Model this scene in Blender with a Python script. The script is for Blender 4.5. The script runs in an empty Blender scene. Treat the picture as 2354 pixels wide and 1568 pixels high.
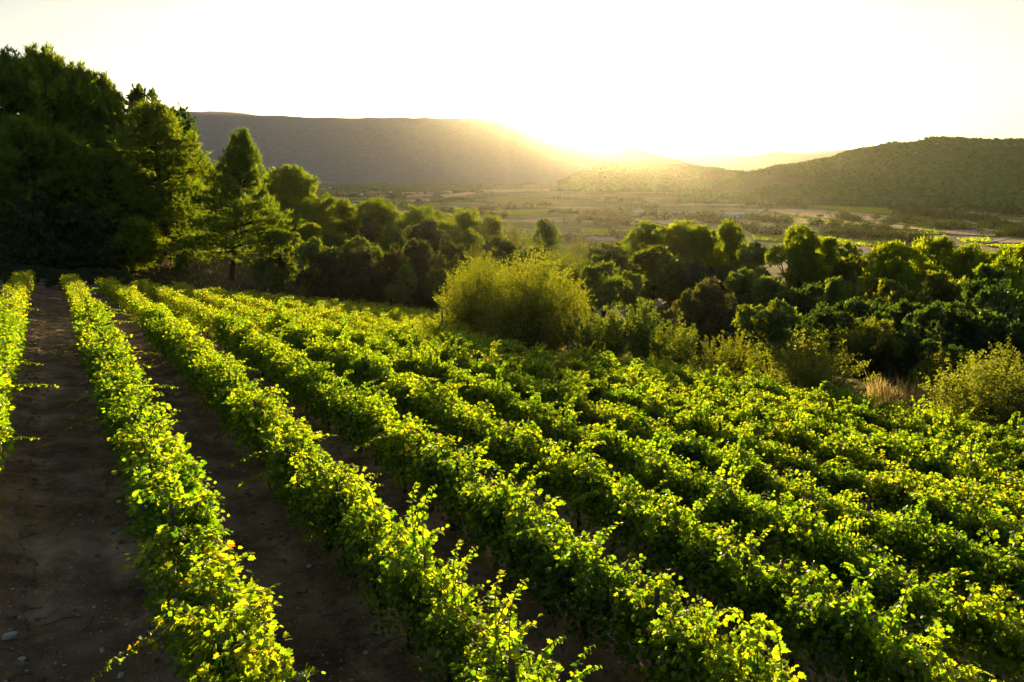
import bpy, math, random
import numpy as np
from mathutils import Vector
R = math.radians
rng = np.random.default_rng(7)
random.seed(7)
scene = bpy.context.scene
C = scene.collection

# ------------------------------------------------------------------ camera, sky, sun, exposure
CZ = 80.0
PITCH = R(13.3)
cam_d = bpy.data.cameras.new('camera'); cam_d.lens = 24.0; cam_d.sensor_width = 36.0
cam_d.clip_start = 0.1; cam_d.clip_end = 60000
cam = bpy.data.objects.new('camera', cam_d); C.objects.link(cam)
cam.location = (0, 0, CZ); cam.rotation_euler = (math.pi / 2 - PITCH, 0, 0)
scene.camera = cam

HAZE, HAZE_G = 1.6e-5, 0.82
SUN_EL, SUN_AZ = R(4.3), R(1.0)
world = bpy.data.worlds.new('World'); scene.world = world; world.use_nodes = True
wn = world.node_tree.nodes; wl = world.node_tree.links
bg = wn['Background']
sky = wn.new('ShaderNodeTexSky'); sky.sky_type = 'NISHITA'; sky.sun_disc = False
sky.sun_elevation = SUN_EL; sky.sun_rotation = SUN_AZ
sky.altitude = 200; sky.air_density = 0.7; sky.dust_density = 1.0; sky.ozone_density = 0.4
wl.new(sky.outputs[0], bg.inputs[0]); bg.inputs[1].default_value = 0.057

sl = bpy.data.lights.new('sun', 'SUN'); sl.energy = 5.0; sl.angle = R(0.5); sl.color = (1.0, 0.74, 0.34)
so = bpy.data.objects.new('sun', sl); C.objects.link(so)
SUNV = Vector((math.sin(SUN_AZ) * math.cos(SUN_EL), math.cos(SUN_AZ) * math.cos(SUN_EL), math.sin(SUN_EL)))
so.rotation_euler = (-SUNV).to_track_quat('-Z', 'Y').to_euler(); so.location = (0, 0, 300)

vs = scene.view_settings
vs.view_transform = 'Standard'; vs.look = 'None'; vs.exposure = 1.9; vs.gamma = 1.0
cy = scene.cycles
cy.max_bounces = 6; cy.diffuse_bounces = 1; cy.glossy_bounces = 2; cy.transmission_bounces = 3
cy.volume_bounces = 1; cy.transparent_max_bounces = 4; cy.use_denoising = True; cy.denoising_prefilter = 'NONE'; cy.sample_clamp_direct = 12.0; cy.use_adaptive_sampling = False; scene.render.filter_size = 1.2
cy.sample_clamp_indirect = 6.0; cy.caustics_reflective = False; cy.caustics_refractive = False

# ------------------------------------------------------------------ helpers
F = 1569.0; PCX, PCY = 1176.5, 784.0        # the photograph's geometry, for measuring directions
def ray(px, py):
    px = np.asarray(px, float); py = np.asarray(py, float)
    x = (px - PCX) / F; z = -(py - PCY) / F; y = np.ones_like(x)
    c, s = math.cos(PITCH), math.sin(PITCH)
    return np.stack([x, y * c + z * s, -y * s + z * c], -1)
def at(px, py, D):
    d = ray(px, py); d = d * (D / math.hypot(d[0], d[1])); return d + np.array([0, 0, CZ])

def tag(o, label=None, cat=None, group=None, kind=None):
    if label: o['label'] = label
    if cat: o['category'] = cat
    if group: o['group'] = group
    if kind: o['kind'] = kind
    return o
def empty(name, loc=(0, 0, 0), rz=0.0):
    o = bpy.data.objects.new(name, None); C.objects.link(o); o.location = loc; o.rotation_euler = (0, 0, rz)
    o.empty_display_size = 0.3; return o
def link(name, me, parent=None):
    o = bpy.data.objects.new(name, me); C.objects.link(o)
    if parent is not None: o.parent = parent
    return o

class MB:
    """collects vertices and polygons in numpy blocks; builds one mesh"""
    def __init__(s): s.V = []; s.L = []; s.T = []; s.M = []; s.n = 0; s.smooth = []
    def add(s, V, faces, mat=0, smooth=False):
        V = np.asarray(V, float).reshape(-1, 3)
        for f in faces:
            s.L.append(np.asarray(f, np.int64) + s.n); s.T.append(np.array([len(f)])); s.M.append(np.array([mat])); s.smooth.append(np.array([smooth]))
        s.V.append(V); s.n += len(V)
    def add_block(s, V, quads, mat=0, smooth=False):
        """V (n,3); quads (m,k) int array of polygons with k corners"""
        V = np.asarray(V, float).reshape(-1, 3); q = np.asarray(quads, np.int64)
        s.L.append((q + s.n).ravel()); s.T.append(np.full(len(q), q.shape[1])); s.M.append(np.full(len(q), mat)); s.smooth.append(np.full(len(q), smooth))
        s.V.append(V); s.n += len(V)
    def mesh(s, name, mats):
        me = bpy.data.meshes.new(name)
        V = np.concatenate(s.V).astype(np.float32); L = np.concatenate(s.L).astype(np.int32); T = np.concatenate(s.T).astype(np.int32)
        me.vertices.add(len(V)); me.vertices.foreach_set('co', V.ravel())
        me.loops.add(len(L)); me.loops.foreach_set('vertex_index', L)
        me.polygons.add(len(T)); st = np.zeros(len(T), np.int32); st[1:] = np.cumsum(T)[:-1]
        me.polygons.foreach_set('loop_start', st); me.polygons.foreach_set('loop_total', T)
        for m in mats: me.materials.append(m)
        me.polygons.foreach_set('material_index', np.concatenate(s.M).astype(np.int32))
        me.polygons.foreach_set('use_smooth', np.concatenate(s.smooth).astype(bool))
        me.update(calc_edges=True); me.validate()
        return me
    def build(s, name, mats, parent=None):
        return link(name, s.mesh(name, mats), parent)
    def box(s, c, d, mat=0, rz=0.0):
        x, y, z = [k / 2 for k in d]
        V = np.array([[-x, -y, -z], [x, -y, -z], [x, y, -z], [-x, y, -z], [-x, -y, z], [x, -y, z], [x, y, z], [-x, y, z]])
        cr, sr = math.cos(rz), math.sin(rz)
        V = np.stack([V[:, 0] * cr - V[:, 1] * sr, V[:, 0] * sr + V[:, 1] * cr, V[:, 2]], -1) + np.array(c)
        s.add_block(V, [[0, 3, 2, 1], [4, 5, 6, 7], [0, 1, 5, 4], [1, 2, 6, 5], [2, 3, 7, 6], [3, 0, 4, 7]], mat)
    def tube(s, P, r, k=6, mat=0):
        P = np.asarray(P, float); n = len(P); r = np.broadcast_to(np.asarray(r, float), (n,))
        D = np.gradient(P, axis=0); D /= np.linalg.norm(D, axis=1)[:, None] + 1e-9
        ref = np.where(np.abs(D[:, 2:3]) > 0.9, np.array([[1.0, 0, 0]]), np.array([[0, 0, 1.0]]))
        A = np.cross(D, ref); A /= np.linalg.norm(A, axis=1)[:, None] + 1e-9; B = np.cross(D, A)
        th = np.arange(k) * 2 * math.pi / k
        V = P[:, None] + r[:, None, None] * (np.cos(th)[None, :, None] * A[:, None] + np.sin(th)[None, :, None] * B[:, None])
        i = np.arange(n - 1)[:, None] * k; j = np.arange(k)[None]
        q = np.stack([i + j, i + (j + 1) % k, i + k + (j + 1) % k, i + k + j], -1).reshape(-1, 4)
        s.add_block(V.reshape(-1, 3), q, mat, True)
    def leaves(s, P, U, N, size, tmpl, mat=0):
        """one small polygon cluster per point: U the direction it points, N roughly its face normal"""
        P = np.asarray(P, float); n = len(P)
        if n == 0: return
        U = U / (np.linalg.norm(U, axis=1)[:, None] + 1e-9)
        W = np.cross(N, U); W /= np.linalg.norm(W, axis=1)[:, None] + 1e-9; N2 = np.cross(U, W)
        tv, tf = tmpl; size = np.broadcast_to(np.asarray(size, float), (n,))
        V = P[:, None] + size[:, None, None] * (tv[None, :, 0:1] * U[:, None] + tv[None, :, 1:2] * W[:, None] + tv[None, :, 2:3] * N2[:, None])
        q = (np.arange(n)[:, None, None] * len(tv) + tf[None]).reshape(-1, tf.shape[1])
        s.add_block(V.reshape(-1, 3), q, mat)

def unit(n):
    v = rng.normal(size=(n, 3)); return v / np.linalg.norm(v, axis=1)[:, None]
def smooth(x): x = np.clip(x, 0, 1); return x * x * (3 - 2 * x)
# leaf templates: x along the leaf, y across, z out of it
T_RHOMB = (np.array([[0, 0, 0], [.5, .34, .07], [1, 0, -.05], [.5, -.34, .07]]), np.array([[0, 2, 1], [0, 3, 2]]))
T_LANCE = (np.array([[0, 0, 0], [.45, .17, .04], [1, 0, -.08], [.45, -.17, .04]]), np.array([[0, 2, 1], [0, 3, 2]]))
T_NEEDLE = (np.array([[0, .095, 0], [0, -.095, 0], [1, 0, .06]]), np.array([[0, 1, 2]]))
_p = np.array([[0.08, 0, 0], [-.10, .22, .05], [.18, .50, .10], [.40, .36, .06], [.66, .46, .05], [.70, .22, .04], [1.0, 0, -.10],
               [.70, -.22, .04], [.66, -.46, .05], [.40, -.36, .06], [.18, -.50, .10], [-.10, -.22, .05], [.42, 0, -.03]])
T_VINE = (_p, np.array([[12, (i + 1) % 12, i] for i in range(12)]))
_q = np.array([[0, 0, 0], [.15, .46, .09], [.62, .42, .05], [1, 0, -.10], [.62, -.42, .05], [.15, -.46, .09]])
T_VINE_LOW = (_q, np.array([[0, 3, 2, 1], [0, 5, 4, 3]]))

# ------------------------------------------------------------------ materials
def nmat(name):
    m = bpy.data.materials.new(name); m.use_nodes = True; nt = m.node_tree; nt.nodes.clear()
    out = nt.nodes.new('ShaderNodeOutputMaterial'); return m, nt, nt.nodes, nt.links, out
def ramp(nd, stops):
    r = nd.new('ShaderNodeValToRGB'); e = r.color_ramp.elements
    while len(e) < len(stops): e.new(0.5)
    for k, (p, c) in zip(e, stops): k.position = p; k.color = (*c, 1)
    return r
def leaf_mat(name, dif, trn, mix=0.5, gloss=0.06, rough=0.45, extra=None):
    """thin foliage: dif / trn are lists of three colours, picked per leaf"""
    m, nt, nd, lk, out = nmat(name)
    g = nd.new('ShaderNodeNewGeometry'); oi = nd.new('ShaderNodeObjectInfo')
    ad = nd.new('ShaderNodeMath'); ad.operation = 'MULTIPLY_ADD'; ad.inputs[1].default_value = 0.7
    mo = nd.new('ShaderNodeMath'); mo.operation = 'MULTIPLY'; mo.inputs[1].default_value = 0.3
    lk.new(oi.outputs['Random'], mo.inputs[0]); lk.new(g.outputs['Random Per Island'], ad.inputs[0]); lk.new(mo.outputs[0], ad.inputs[2])
    pos = [0.0, 0.5, 0.9]
    sd = list(zip(pos, dif)); st = list(zip(pos, trn))
    if extra: sd.append((0.993, extra[0])); st.append((0.993, extra[1]))
    rd = ramp(nd, sd); rt = ramp(nd, st)
    lk.new(ad.outputs[0], rd.inputs[0]); lk.new(ad.outputs[0], rt.inputs[0])
    d = nd.new('ShaderNodeBsdfDiffuse'); t = nd.new('ShaderNodeBsdfTranslucent')
    lk.new(rd.outputs[0], d.inputs[0]); lk.new(rt.outputs[0], t.inputs[0])
    mx = nd.new('ShaderNodeMixShader'); mx.inputs[0].default_value = mix
    lk.new(d.outputs[0], mx.inputs[1]); lk.new(t.outputs[0], mx.inputs[2])
    if gloss > 0:
        gl = nd.new('ShaderNodeBsdfGlossy'); gl.inputs['Roughness'].default_value = rough; gl.inputs[0].default_value = (1, 1, 1, 1)
        m2 = nd.new('ShaderNodeMixShader'); m2.inputs[0].default_value = gloss
        lk.new(mx.outputs[0], m2.inputs[1]); lk.new(gl.outputs[0], m2.inputs[2]); lk.new(m2.outputs[0], out.inputs[0])
    else: lk.new(mx.outputs[0], out.inputs[0])
    return m
def surf_mat(name, stops, scale=4.0, rough=0.9, bump=0.3, bscale=30.0, detail=6.0, spec=0.2):
    m, nt, nd, lk, out = nmat(name)
    b = nd.new('ShaderNodeBsdfPrincipled'); b.inputs['Roughness'].default_value = rough; b.inputs['Specular IOR Level'].default_value = spec
    tc = nd.new('ShaderNodeTexCoord'); no = nd.new('ShaderNodeTexNoise'); no.inputs['Scale'].default_value = scale; no.inputs['Detail'].default_value = detail
    lk.new(tc.outputs['Object'], no.inputs['Vector']); r = ramp(nd, stops); lk.new(no.outputs[0], r.inputs[0]); lk.new(r.outputs[0], b.inputs['Base Color'])
    if bump:
        n2 = nd.new('ShaderNodeTexNoise'); n2.inputs['Scale'].default_value = bscale; n2.inputs['Detail'].default_value = 5
        lk.new(tc.outputs['Object'], n2.inputs['Vector']); bp = nd.new('ShaderNodeBump'); bp.inputs['Strength'].default_value = bump; bp.inputs['Distance'].default_value = 0.1
        lk.new(n2.outputs[0], bp.inputs['Height']); lk.new(bp.outputs[0], b.inputs['Normal'])
    lk.new(b.outputs[0], out.inputs[0]); return m

M = {}
M['vine'] = leaf_mat('vine_leaf', [(.012, .042, .004), (.022, .058, .005), (.042, .082, .007)],
                     [(.16, .40, .006), (.40, .65, .008), (.86, .92, .012)], 0.5, 0.025, 0.35,
                     extra=((.16, .03, .012), (.55, .10, .02)))
M['pine'] = leaf_mat('pine_needles', [(0.0218, 0.0696, 0.0072), (0.0380, 0.0974, 0.0095), (0.0680, 0.1217, 0.0119)],
                     [(0.1530, 0.2944, 0.0088), (0.2804, 0.4016, 0.0111), (0.4590, 0.4819, 0.0134)], 0.5, 0.02)
M['pine_warm'] = leaf_mat('warm_pine_needles', [(0.0198, 0.0612, 0.0030), (0.0329, 0.0883, 0.0043), (0.0511, 0.1089, 0.0054)],
                     [(0.2371, 0.3563, 0.0032), (0.4030, 0.5186, 0.0043), (0.5925, 0.6479, 0.0054)], 0.5, 0.02)
M['oak'] = leaf_mat('oak_leaf', [(0.0198, 0.0641, 0.0052), (0.0329, 0.0905, 0.0076), (0.0505, 0.1131, 0.0095)],
                    [(0.1361, 0.2417, 0.0050), (0.2451, 0.3383, 0.0066), (0.4085, 0.4512, 0.0085)], 0.42, 0.05)
M['grey'] = leaf_mat('grey_green_leaf', [(0.0313, 0.0507, 0.0177), (0.0422, 0.0629, 0.0236), (0.0563, 0.0752, 0.0279)],
                     [(0.0725, 0.0966, 0.0161), (0.1127, 0.1288, 0.0161), (0.1771, 0.1610, 0.0161)], 0.38, 0.03)
M['brown'] = leaf_mat('brownish_leaf', [(0.0256, 0.0410, 0.0083), (0.0356, 0.0539, 0.0099), (0.0499, 0.0646, 0.0116)],
                     [(0.0880, 0.1092, 0.0040), (0.1430, 0.1560, 0.0050), (0.2200, 0.2106, 0.0060)], 0.45, 0.05)
M['green'] = leaf_mat('bright_green_leaf', [(0.0194, 0.0469, 0.0062), (0.0300, 0.0620, 0.0080), (0.0477, 0.0754, 0.0097)],
                      [(0.1306, 0.2046, 0.0069), (0.2287, 0.2776, 0.0086), (0.3593, 0.3361, 0.0103)], 0.5, 0.03)
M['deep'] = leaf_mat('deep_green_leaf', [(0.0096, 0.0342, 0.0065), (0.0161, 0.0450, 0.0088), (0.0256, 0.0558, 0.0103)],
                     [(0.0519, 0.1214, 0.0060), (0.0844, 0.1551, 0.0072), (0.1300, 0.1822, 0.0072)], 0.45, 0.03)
M['gold'] = leaf_mat('golden_leaf', [(0.0238, 0.0437, 0.0058), (0.0327, 0.0541, 0.0065), (0.0466, 0.0617, 0.0072)],
                     [(0.2435, 0.3341, 0.0107), (0.3745, 0.4231, 0.0129), (0.5431, 0.5010, 0.0151)], 0.5, 0.03)
M['bark'] = surf_mat('bark', [(.3, (.035, .026, .018)), (.7, (.085, .062, .042))], 6, .95, .6, 25)
M['vinewood'] = surf_mat('vine_bark', [(.3, (.030, .022, .015)), (.7, (.075, .055, .038))], 20, .95, .6, 60)
M['cane'] = surf_mat('vine_cane', [(.3, (.16, .10, .03)), (.7, (.28, .17, .05))], 20, .6, 0)
M['wood'] = surf_mat('weathered_wood', [(.3, (.06, .05, .04)), (.7, (.13, .11, .09))], 12, .9, .4, 60)
M['steel'] = surf_mat('wire_steel', [(.3, (.30, .28, .24)), (.7, (.45, .42, .36))], 12, .35, 0)
M['stone'] = surf_mat('pale_stone', [(.3, (.30, .28, .25)), (.7, (.55, .52, .47))], 8, .9, .5, 20)
M['stone_dull'] = surf_mat('gravel_stone', [(.3, (.18, .155, .125)), (.7, (.52, .47, .41))], 3, .95, 0)
M['clod'] = surf_mat('soil_clod', [(.3, (.09, .064, .044)), (.7, (.22, .165, .115))], 3, .95, .4, 30)
M['rock'] = surf_mat('grey_rock', [(.3, (.12, .10, .09)), (.7, (.26, .23, .21))], 2, .95, .8, 6)
M['straw'] = leaf_mat('dry_grass', [(.20, .16, .06), (.30, .23, .09), (.40, .32, .14)], [(.42, .32, .10), (.60, .46, .16), (.75, .62, .26)], 0.5, 0.03)
M['twig'] = surf_mat('twig', [(.3, (.10, .08, .06)), (.7, (.22, .18, .14))], 12, .9, 0)
M['wall'] = surf_mat('pale_render', [(.3, (.45, .38, .30)), (.7, (.55, .48, .40))], .5, .9, 0)
M['white'] = surf_mat('white_cladding', [(.3, (.62, .62, .60)), (.7, (.75, .74, .72))], .5, .6, 0)
M['tile'] = surf_mat('terracotta_tile', [(.3, (.26, .14, .09)), (.7, (.40, .24, .16))], 1, .9, .3, 4)
M['metalroof'] = surf_mat('metal_roof', [(.3, (.50, .48, .45)), (.7, (.62, .60, .57))], .5, .9, 0)
M['glass'] = surf_mat('dark_glass', [(.3, (.03, .03, .035)), (.7, (.05, .05, .055))], .5, .2, 0, spec=.5)

# ------------------------------------------------------------------ terrain
PLANE = (5.97, -.14263, -.08483, -.000372, .000486, -.000746)
TH, OFF, SP = .595608, -1.449584, 2.5
NX, NY = math.cos(TH), math.sin(TH)
def ut(x, y): return (x * NX + y * NY - OFF) / SP, -x * NY + y * NX
def xy(u, t): s = u * SP + OFF; return s * NX - t * NY, s * NY + t * NX
TF_U = [-3, 0, 2, 4, 6, 8, 10, 12, 15]; TF_T = [69, 68.5, 67, 65, 61, 58.5, 58.5, 58, 60]
def tfar(u): return np.interp(u, TF_U, TF_T)
Z_R = np.array([5., 30, 45, 60, 90, 130, 200, 300, 450, 700, 900])
Z_A = np.array([-30., -10, 5, 15, 30])
Z_T = np.array([[-6, -6, -6.5, -8, -10, -13, -20, -35, -55, -74, -75],
                [-7, -8, -10, -12, -14.5, -18, -25, -39, -57, -75, -75],
                [-7, -9.5, -12, -14, -17, -20, -26, -39, -57, -75, -75],
                [-8, -10.5, -13.5, -16, -19, -22.5, -28, -40, -57, -75, -75],
                [-9, -12.5, -17, -20.5, -24, -27, -31, -42, -57, -75, -75]])
def vnoise(x, y, sc, seed=0):
    """smooth value noise on a lattice"""
    x = np.asarray(x, float) / sc + 1000.3 + seed * 17.1; y = np.asarray(y, float) / sc + 1000.7 + seed * 9.3
    xi = np.floor(x); yi = np.floor(y); fx = smooth(x - xi); fy = smooth(y - yi)
    def h(a, b): return np.mod(np.sin(a * 127.1 + b * 311.7 + seed * 74.7) * 43758.5453, 1.0)
    return (h(xi, yi) * (1 - fx) + h(xi + 1, yi) * fx) * (1 - fy) + (h(xi, yi + 1) * (1 - fx) + h(xi + 1, yi + 1) * fx) * fy
def zrel(x, y):
    x = np.asarray(x, float); y = np.asarray(y, float)
    xc = np.clip(x, -65, 45); yc = np.clip(y, -20, 75)
    h, a, b, c, d, e = PLANE
    v = -h + a * xc + b * yc + c * xc * xc + d * xc * yc + e * yc * yc
    r = np.hypot(x, y); az = np.degrees(np.arctan2(x, np.maximum(y, 1e-3)))
    ai = np.clip(np.interp(az, Z_A, np.arange(5)), 0, 3.999); ri = np.clip(np.interp(r, Z_R, np.arange(11)), 0, 9.999)
    a0 = ai.astype(int); r0 = ri.astype(int); fa = smooth(ai - a0); fr = ri - r0
    f = (Z_T[a0, r0] * (1 - fa) + Z_T[a0 + 1, r0] * fa) * (1 - fr) + (Z_T[a0, r0 + 1] * (1 - fa) + Z_T[a0 + 1, r0 + 1] * fa) * fr
    f = f + (vnoise(x, y, 14, 1) - .5) * 1.6 * smooth((r - 20) / 60) * smooth((800 - r) / 400)
    f = f + np.clip(r - 3000, 0, 4500) * .0105
    u, t = ut(x, y)
    w = np.maximum((u - 17.3) * SP / 14, (t - tfar(u) - 2.5) / 14)
    w = smooth(np.where(y < -5, 0, w))
    z = v * (1 - w) + f * w
    z = z + 3.3 * np.exp(-((x + 30) ** 2 / 220.0 + (y - 94) ** 2 / 420.0)) + 1.5 * np.exp(-((u - 15.9) / 1.0) ** 2) * smooth((t - 4) / 6) * smooth((27 - t) / 6)
    # the cut bank behind the ends of the rows at the left
    bk = np.exp(-((t - tfar(u) - 7.5) / 3.0) ** 2) * smooth((4.5 - u) / 3) * (.6 + 1.2 * vnoise(x, y, 3.5, 4))
    z = z + bk * 1.1
    # shallow ruts and crumbs in the vineyard soil
    near = smooth((90 - r) / 40)
    fr_ = u - np.floor(u)
    rut = -.05 * (np.exp(-((fr_ - .30) / .07) ** 2) + np.exp(-((fr_ - .70) / .07) ** 2))
    z = z + near * (1 - w) * (rut + .03 * (vnoise(x, y, .8, 2) - .5) + .12 * np.exp(-(np.minimum(fr_, 1 - fr_) / .12) ** 2))
    return z
def ground(x, y): return zrel(x, y) + CZ
def hit(px, py):
    """where a direction meets the terrain"""
    d = ray(px, py); lo = None
    ts = np.geomspace(4, 16000, 1500); P = d[None] * ts[:, None]
    bel = P[:, 2] < zrel(P[:, 0], P[:, 1])
    k = int(np.argmax(bel)) if bel.any() else len(ts) - 1
    return np.array([P[k, 0], P[k, 1], zrel(P[k, 0], P[k, 1]) + CZ])

az = np.concatenate([np.arange(-180, -60, 5.), np.arange(-60, -46, 1.), np.arange(-46, 46, .25), np.arange(46, 60, 1.), np.arange(60, 180, 5.)])
rr = np.concatenate([[.6], np.arange(1.5, 30, .28), np.arange(30, 100, .8), np.geomspace(100, 1000, 90)[0:], np.geomspace(1030, 15000, 60)])
A_, R_ = np.meshgrid(np.radians(az), rr); X = (R_ * np.sin(A_)).ravel(); Y = (R_ * np.cos(A_)).ravel()
na = len(az); nr = len(rr)
i = np.arange(nr - 1)[:, None] * na; j = np.arange(na)[None]
q = np.stack([i + j, i + (j + 1) % na, i + na + (j + 1) % na, i + na + j], -1).reshape(-1, 4)[:, ::-1]
mb = MB(); mb.add_block(np.stack([X, Y, ground(X, Y)], -1), q, 0, True)
cidx = np.arange(na)[::-1][None]

def ground_mat():
    m, nt, nd, lk, out = nmat('ground_soil')
    b = nd.new('ShaderNodeBsdfPrincipled'); b.inputs['Roughness'].default_value = .95; b.inputs['Specular IOR Level'].default_value = .1
    tc = nd.new('ShaderNodeTexCoord')
    def noise(scale, det=6, rough=.55):
        n = nd.new('ShaderNodeTexNoise'); n.inputs['Scale'].default_value = scale; n.inputs['Detail'].default_value = det; n.inputs['Roughness'].default_value = rough
        lk.new(tc.outputs['Object'], n.inputs['Vector']); return n
    def attr(nm):
        a = nd.new('ShaderNodeAttribute'); a.attribute_name = nm; return a
    def mixc(f, c1, c2):
        x = nd.new('ShaderNodeMix'); x.data_type = 'RGBA'; lk.new(f, x.inputs['Factor']); lk.new(c1, x.inputs['A']); lk.new(c2, x.inputs['B']); return x.outputs['Result']
    n1 = noise(.9, 8, .65); soil = ramp(nd, [(.30, (.085, .052, .028)), (.5, (.23, .150, .086)), (.70, (.46, .335, .220))]); lk.new(n1.outputs[0], soil.inputs[0])
    # pebbles: small pale cells
    vo = nd.new('ShaderNodeTexVoronoi'); vo.inputs['Scale'].default_value = 16; lk.new(tc.outputs['Object'], vo.inputs['Vector'])
    pr = ramp(nd, [(0.12, (1, 1, 1)), (.22, (0, 0, 0))]); lk.new(vo.outputs['Distance'], pr.inputs[0])
    sp = nd.new('ShaderNodeSeparateColor'); lk.new(vo.outputs['Color'], sp.inputs[0])
    th = nd.new('ShaderNodeMath'); th.operation = 'GREATER_THAN'; th.inputs[1].default_value = .5; lk.new(sp.outputs[0], th.inputs[0])
    mu = nd.new('ShaderNodeMath'); mu.operation = 'MULTIPLY'; lk.new(th.outputs[0], mu.inputs[0]); lk.new(pr.outputs[0], mu.inputs[1])
    peb = ramp(nd, [(.0, (.30, .26, .21)), (1, (.66, .61, .54))]); lk.new(sp.outputs[1], peb.inputs[0])
    s2 = mixc(mu.outputs[0], soil.outputs[0], peb.outputs[0])
    sx = nd.new('ShaderNodeVectorMath'); sx.operation = 'DOT_PRODUCT'; sx.inputs[1].default_value = (NX / SP, NY / SP, 0); lk.new(tc.outputs['Object'], sx.inputs[0])
    def mth(op, a, b=None, c=None):
        n = nd.new('ShaderNodeMath'); n.operation = op
        for k_, v_ in enumerate((a, b, c)):
            if v_ is None: continue
            if isinstance(v_, (int, float)): n.inputs[k_].default_value = v_
            else: lk.new(v_, n.inputs[k_])
        return n.outputs[0]
    wob = noise(.5, 3); uu = mth('FRACT', mth('ADD', mth('MULTIPLY_ADD', wob.outputs[0], .10, sx.outputs['Value']), -OFF / SP - .05))
    dd = mth('ABSOLUTE', mth('ADD', mth('ABSOLUTE', mth('ADD', uu, -.5)), -.20)); band = mth('SUBTRACT', 1.0, mth('MULTIPLY', dd, 13.0)); band = mth('MAXIMUM', band, 0.0)
    st_ = nd.new('ShaderNodeVectorMath'); st_.operation = 'DOT_PRODUCT'; st_.inputs[1].default_value = (-NY, NX, 0); lk.new(tc.outputs['Object'], st_.inputs[0])
    tread = mth('MULTIPLY', mth('ADD', mth('SINE', mth('MULTIPLY_ADD', st_.outputs['Value'], 22.0, mth('MULTIPLY', wob.outputs[0], 9.0))), 1.0), mth('MULTIPLY', band, .5))
    lt = nd.new('ShaderNodeMix'); lt.data_type = 'RGBA'; lt.blend_type = 'MULTIPLY'; lk.new(mth('MULTIPLY', band, .75), lt.inputs['Factor']); lk.new(s2, lt.inputs['A']); lt.inputs['B'].default_value = (1.55, 1.5, 1.45, 1); s2 = lt.outputs['Result']
    n2 = noise(.35, 8, .7); wild = ramp(nd, [(.3, (.045, .045, .016)), (.5, (.085, .072, .028)), (.7, (.17, .125, .055))]); lk.new(n2.outputs[0], wild.inputs[0])
    n3 = noise(.006, 10, .7); val = ramp(nd, [(.32, (.050, .095, .012)), (.45, (.10, .145, .020)), (.54, (.18, .175, .045)), (.62, (.40, .30, .15)), (.72, (.08, .13, .018))]); lk.new(n3.outputs[0], val.inputs[0])
    c = mixc(attr('vineyard').outputs['Fac'], wild.outputs[0], s2)
    pale = ramp(nd, [(.3, (.22, .19, .15)), (.7, (.40, .35, .29))]); lk.new(n1.outputs[0], pale.inputs[0])
    c = mixc(attr('track').outputs['Fac'], c, pale.outputs[0])
    c = mixc(attr('valley').outputs['Fac'], c, val.outputs[0])
    lk.new(c, b.inputs['Base Color'])
    bp = nd.new('ShaderNodeBump'); bp.inputs['Strength'].default_value = 1.0; bp.inputs['Distance'].default_value = .11
    nb = noise(7, 8, .7); sm = nd.new('ShaderNodeMath'); sm.operation = 'ADD'; lk.new(nb.outputs[0], sm.inputs[0]); lk.new(mu.outputs[0], sm.inputs[1])
    lk.new(mth('MULTIPLY_ADD', tread, .9, sm.outputs[0]), bp.inputs['Height']); lk.new(bp.outputs[0], b.inputs['Normal'])
    lk.new(b.outputs[0], out.inputs[0]); return m
M['ground'] = ground_mat()
ter = mb.build('ground', [M['ground']]); tag(ter, kind='structure')
def add_attr(me, nm, val):
    a = me.attributes.new(nm, 'FLOAT', 'POINT'); a.data.foreach_set('value', np.asarray(val, np.float32))
U_, T_ = ut(X, Y); RR = np.hypot(X, Y)
wv = np.maximum((U_ - 15.0) * SP / 2.5, (T_ - tfar(U_) - 5) / 3); wv = 1 - smooth(wv + (vnoise(X, Y, 2.2, 5) - .5) * .8)
add_attr(ter.data, 'vineyard', wv * smooth((120 - RR) / 20))
# the pale track through the wood in mid-picture
trk = [hit(*p)[:2] for p in [(1330, 730), (1420, 712), (1490, 694), (1545, 689), (1590, 684), (1640, 660)]]
dm = np.full(len(X), 1e9)
for p, q2 in zip(trk[:-1], trk[1:]):
    d = q2 - p; L = d @ d; s = np.clip(((X - p[0]) * d[0] + (Y - p[1]) * d[1]) / L, 0, 1)
    dm = np.minimum(dm, np.hypot(X - p[0] - s * d[0], Y - p[1] - s * d[1]))
add_attr(ter.data, 'track', smooth((3.4 - dm) / 1.6))
add_attr(ter.data, 'valley', smooth((RR - 420) / 150))
del A_, R_

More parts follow.
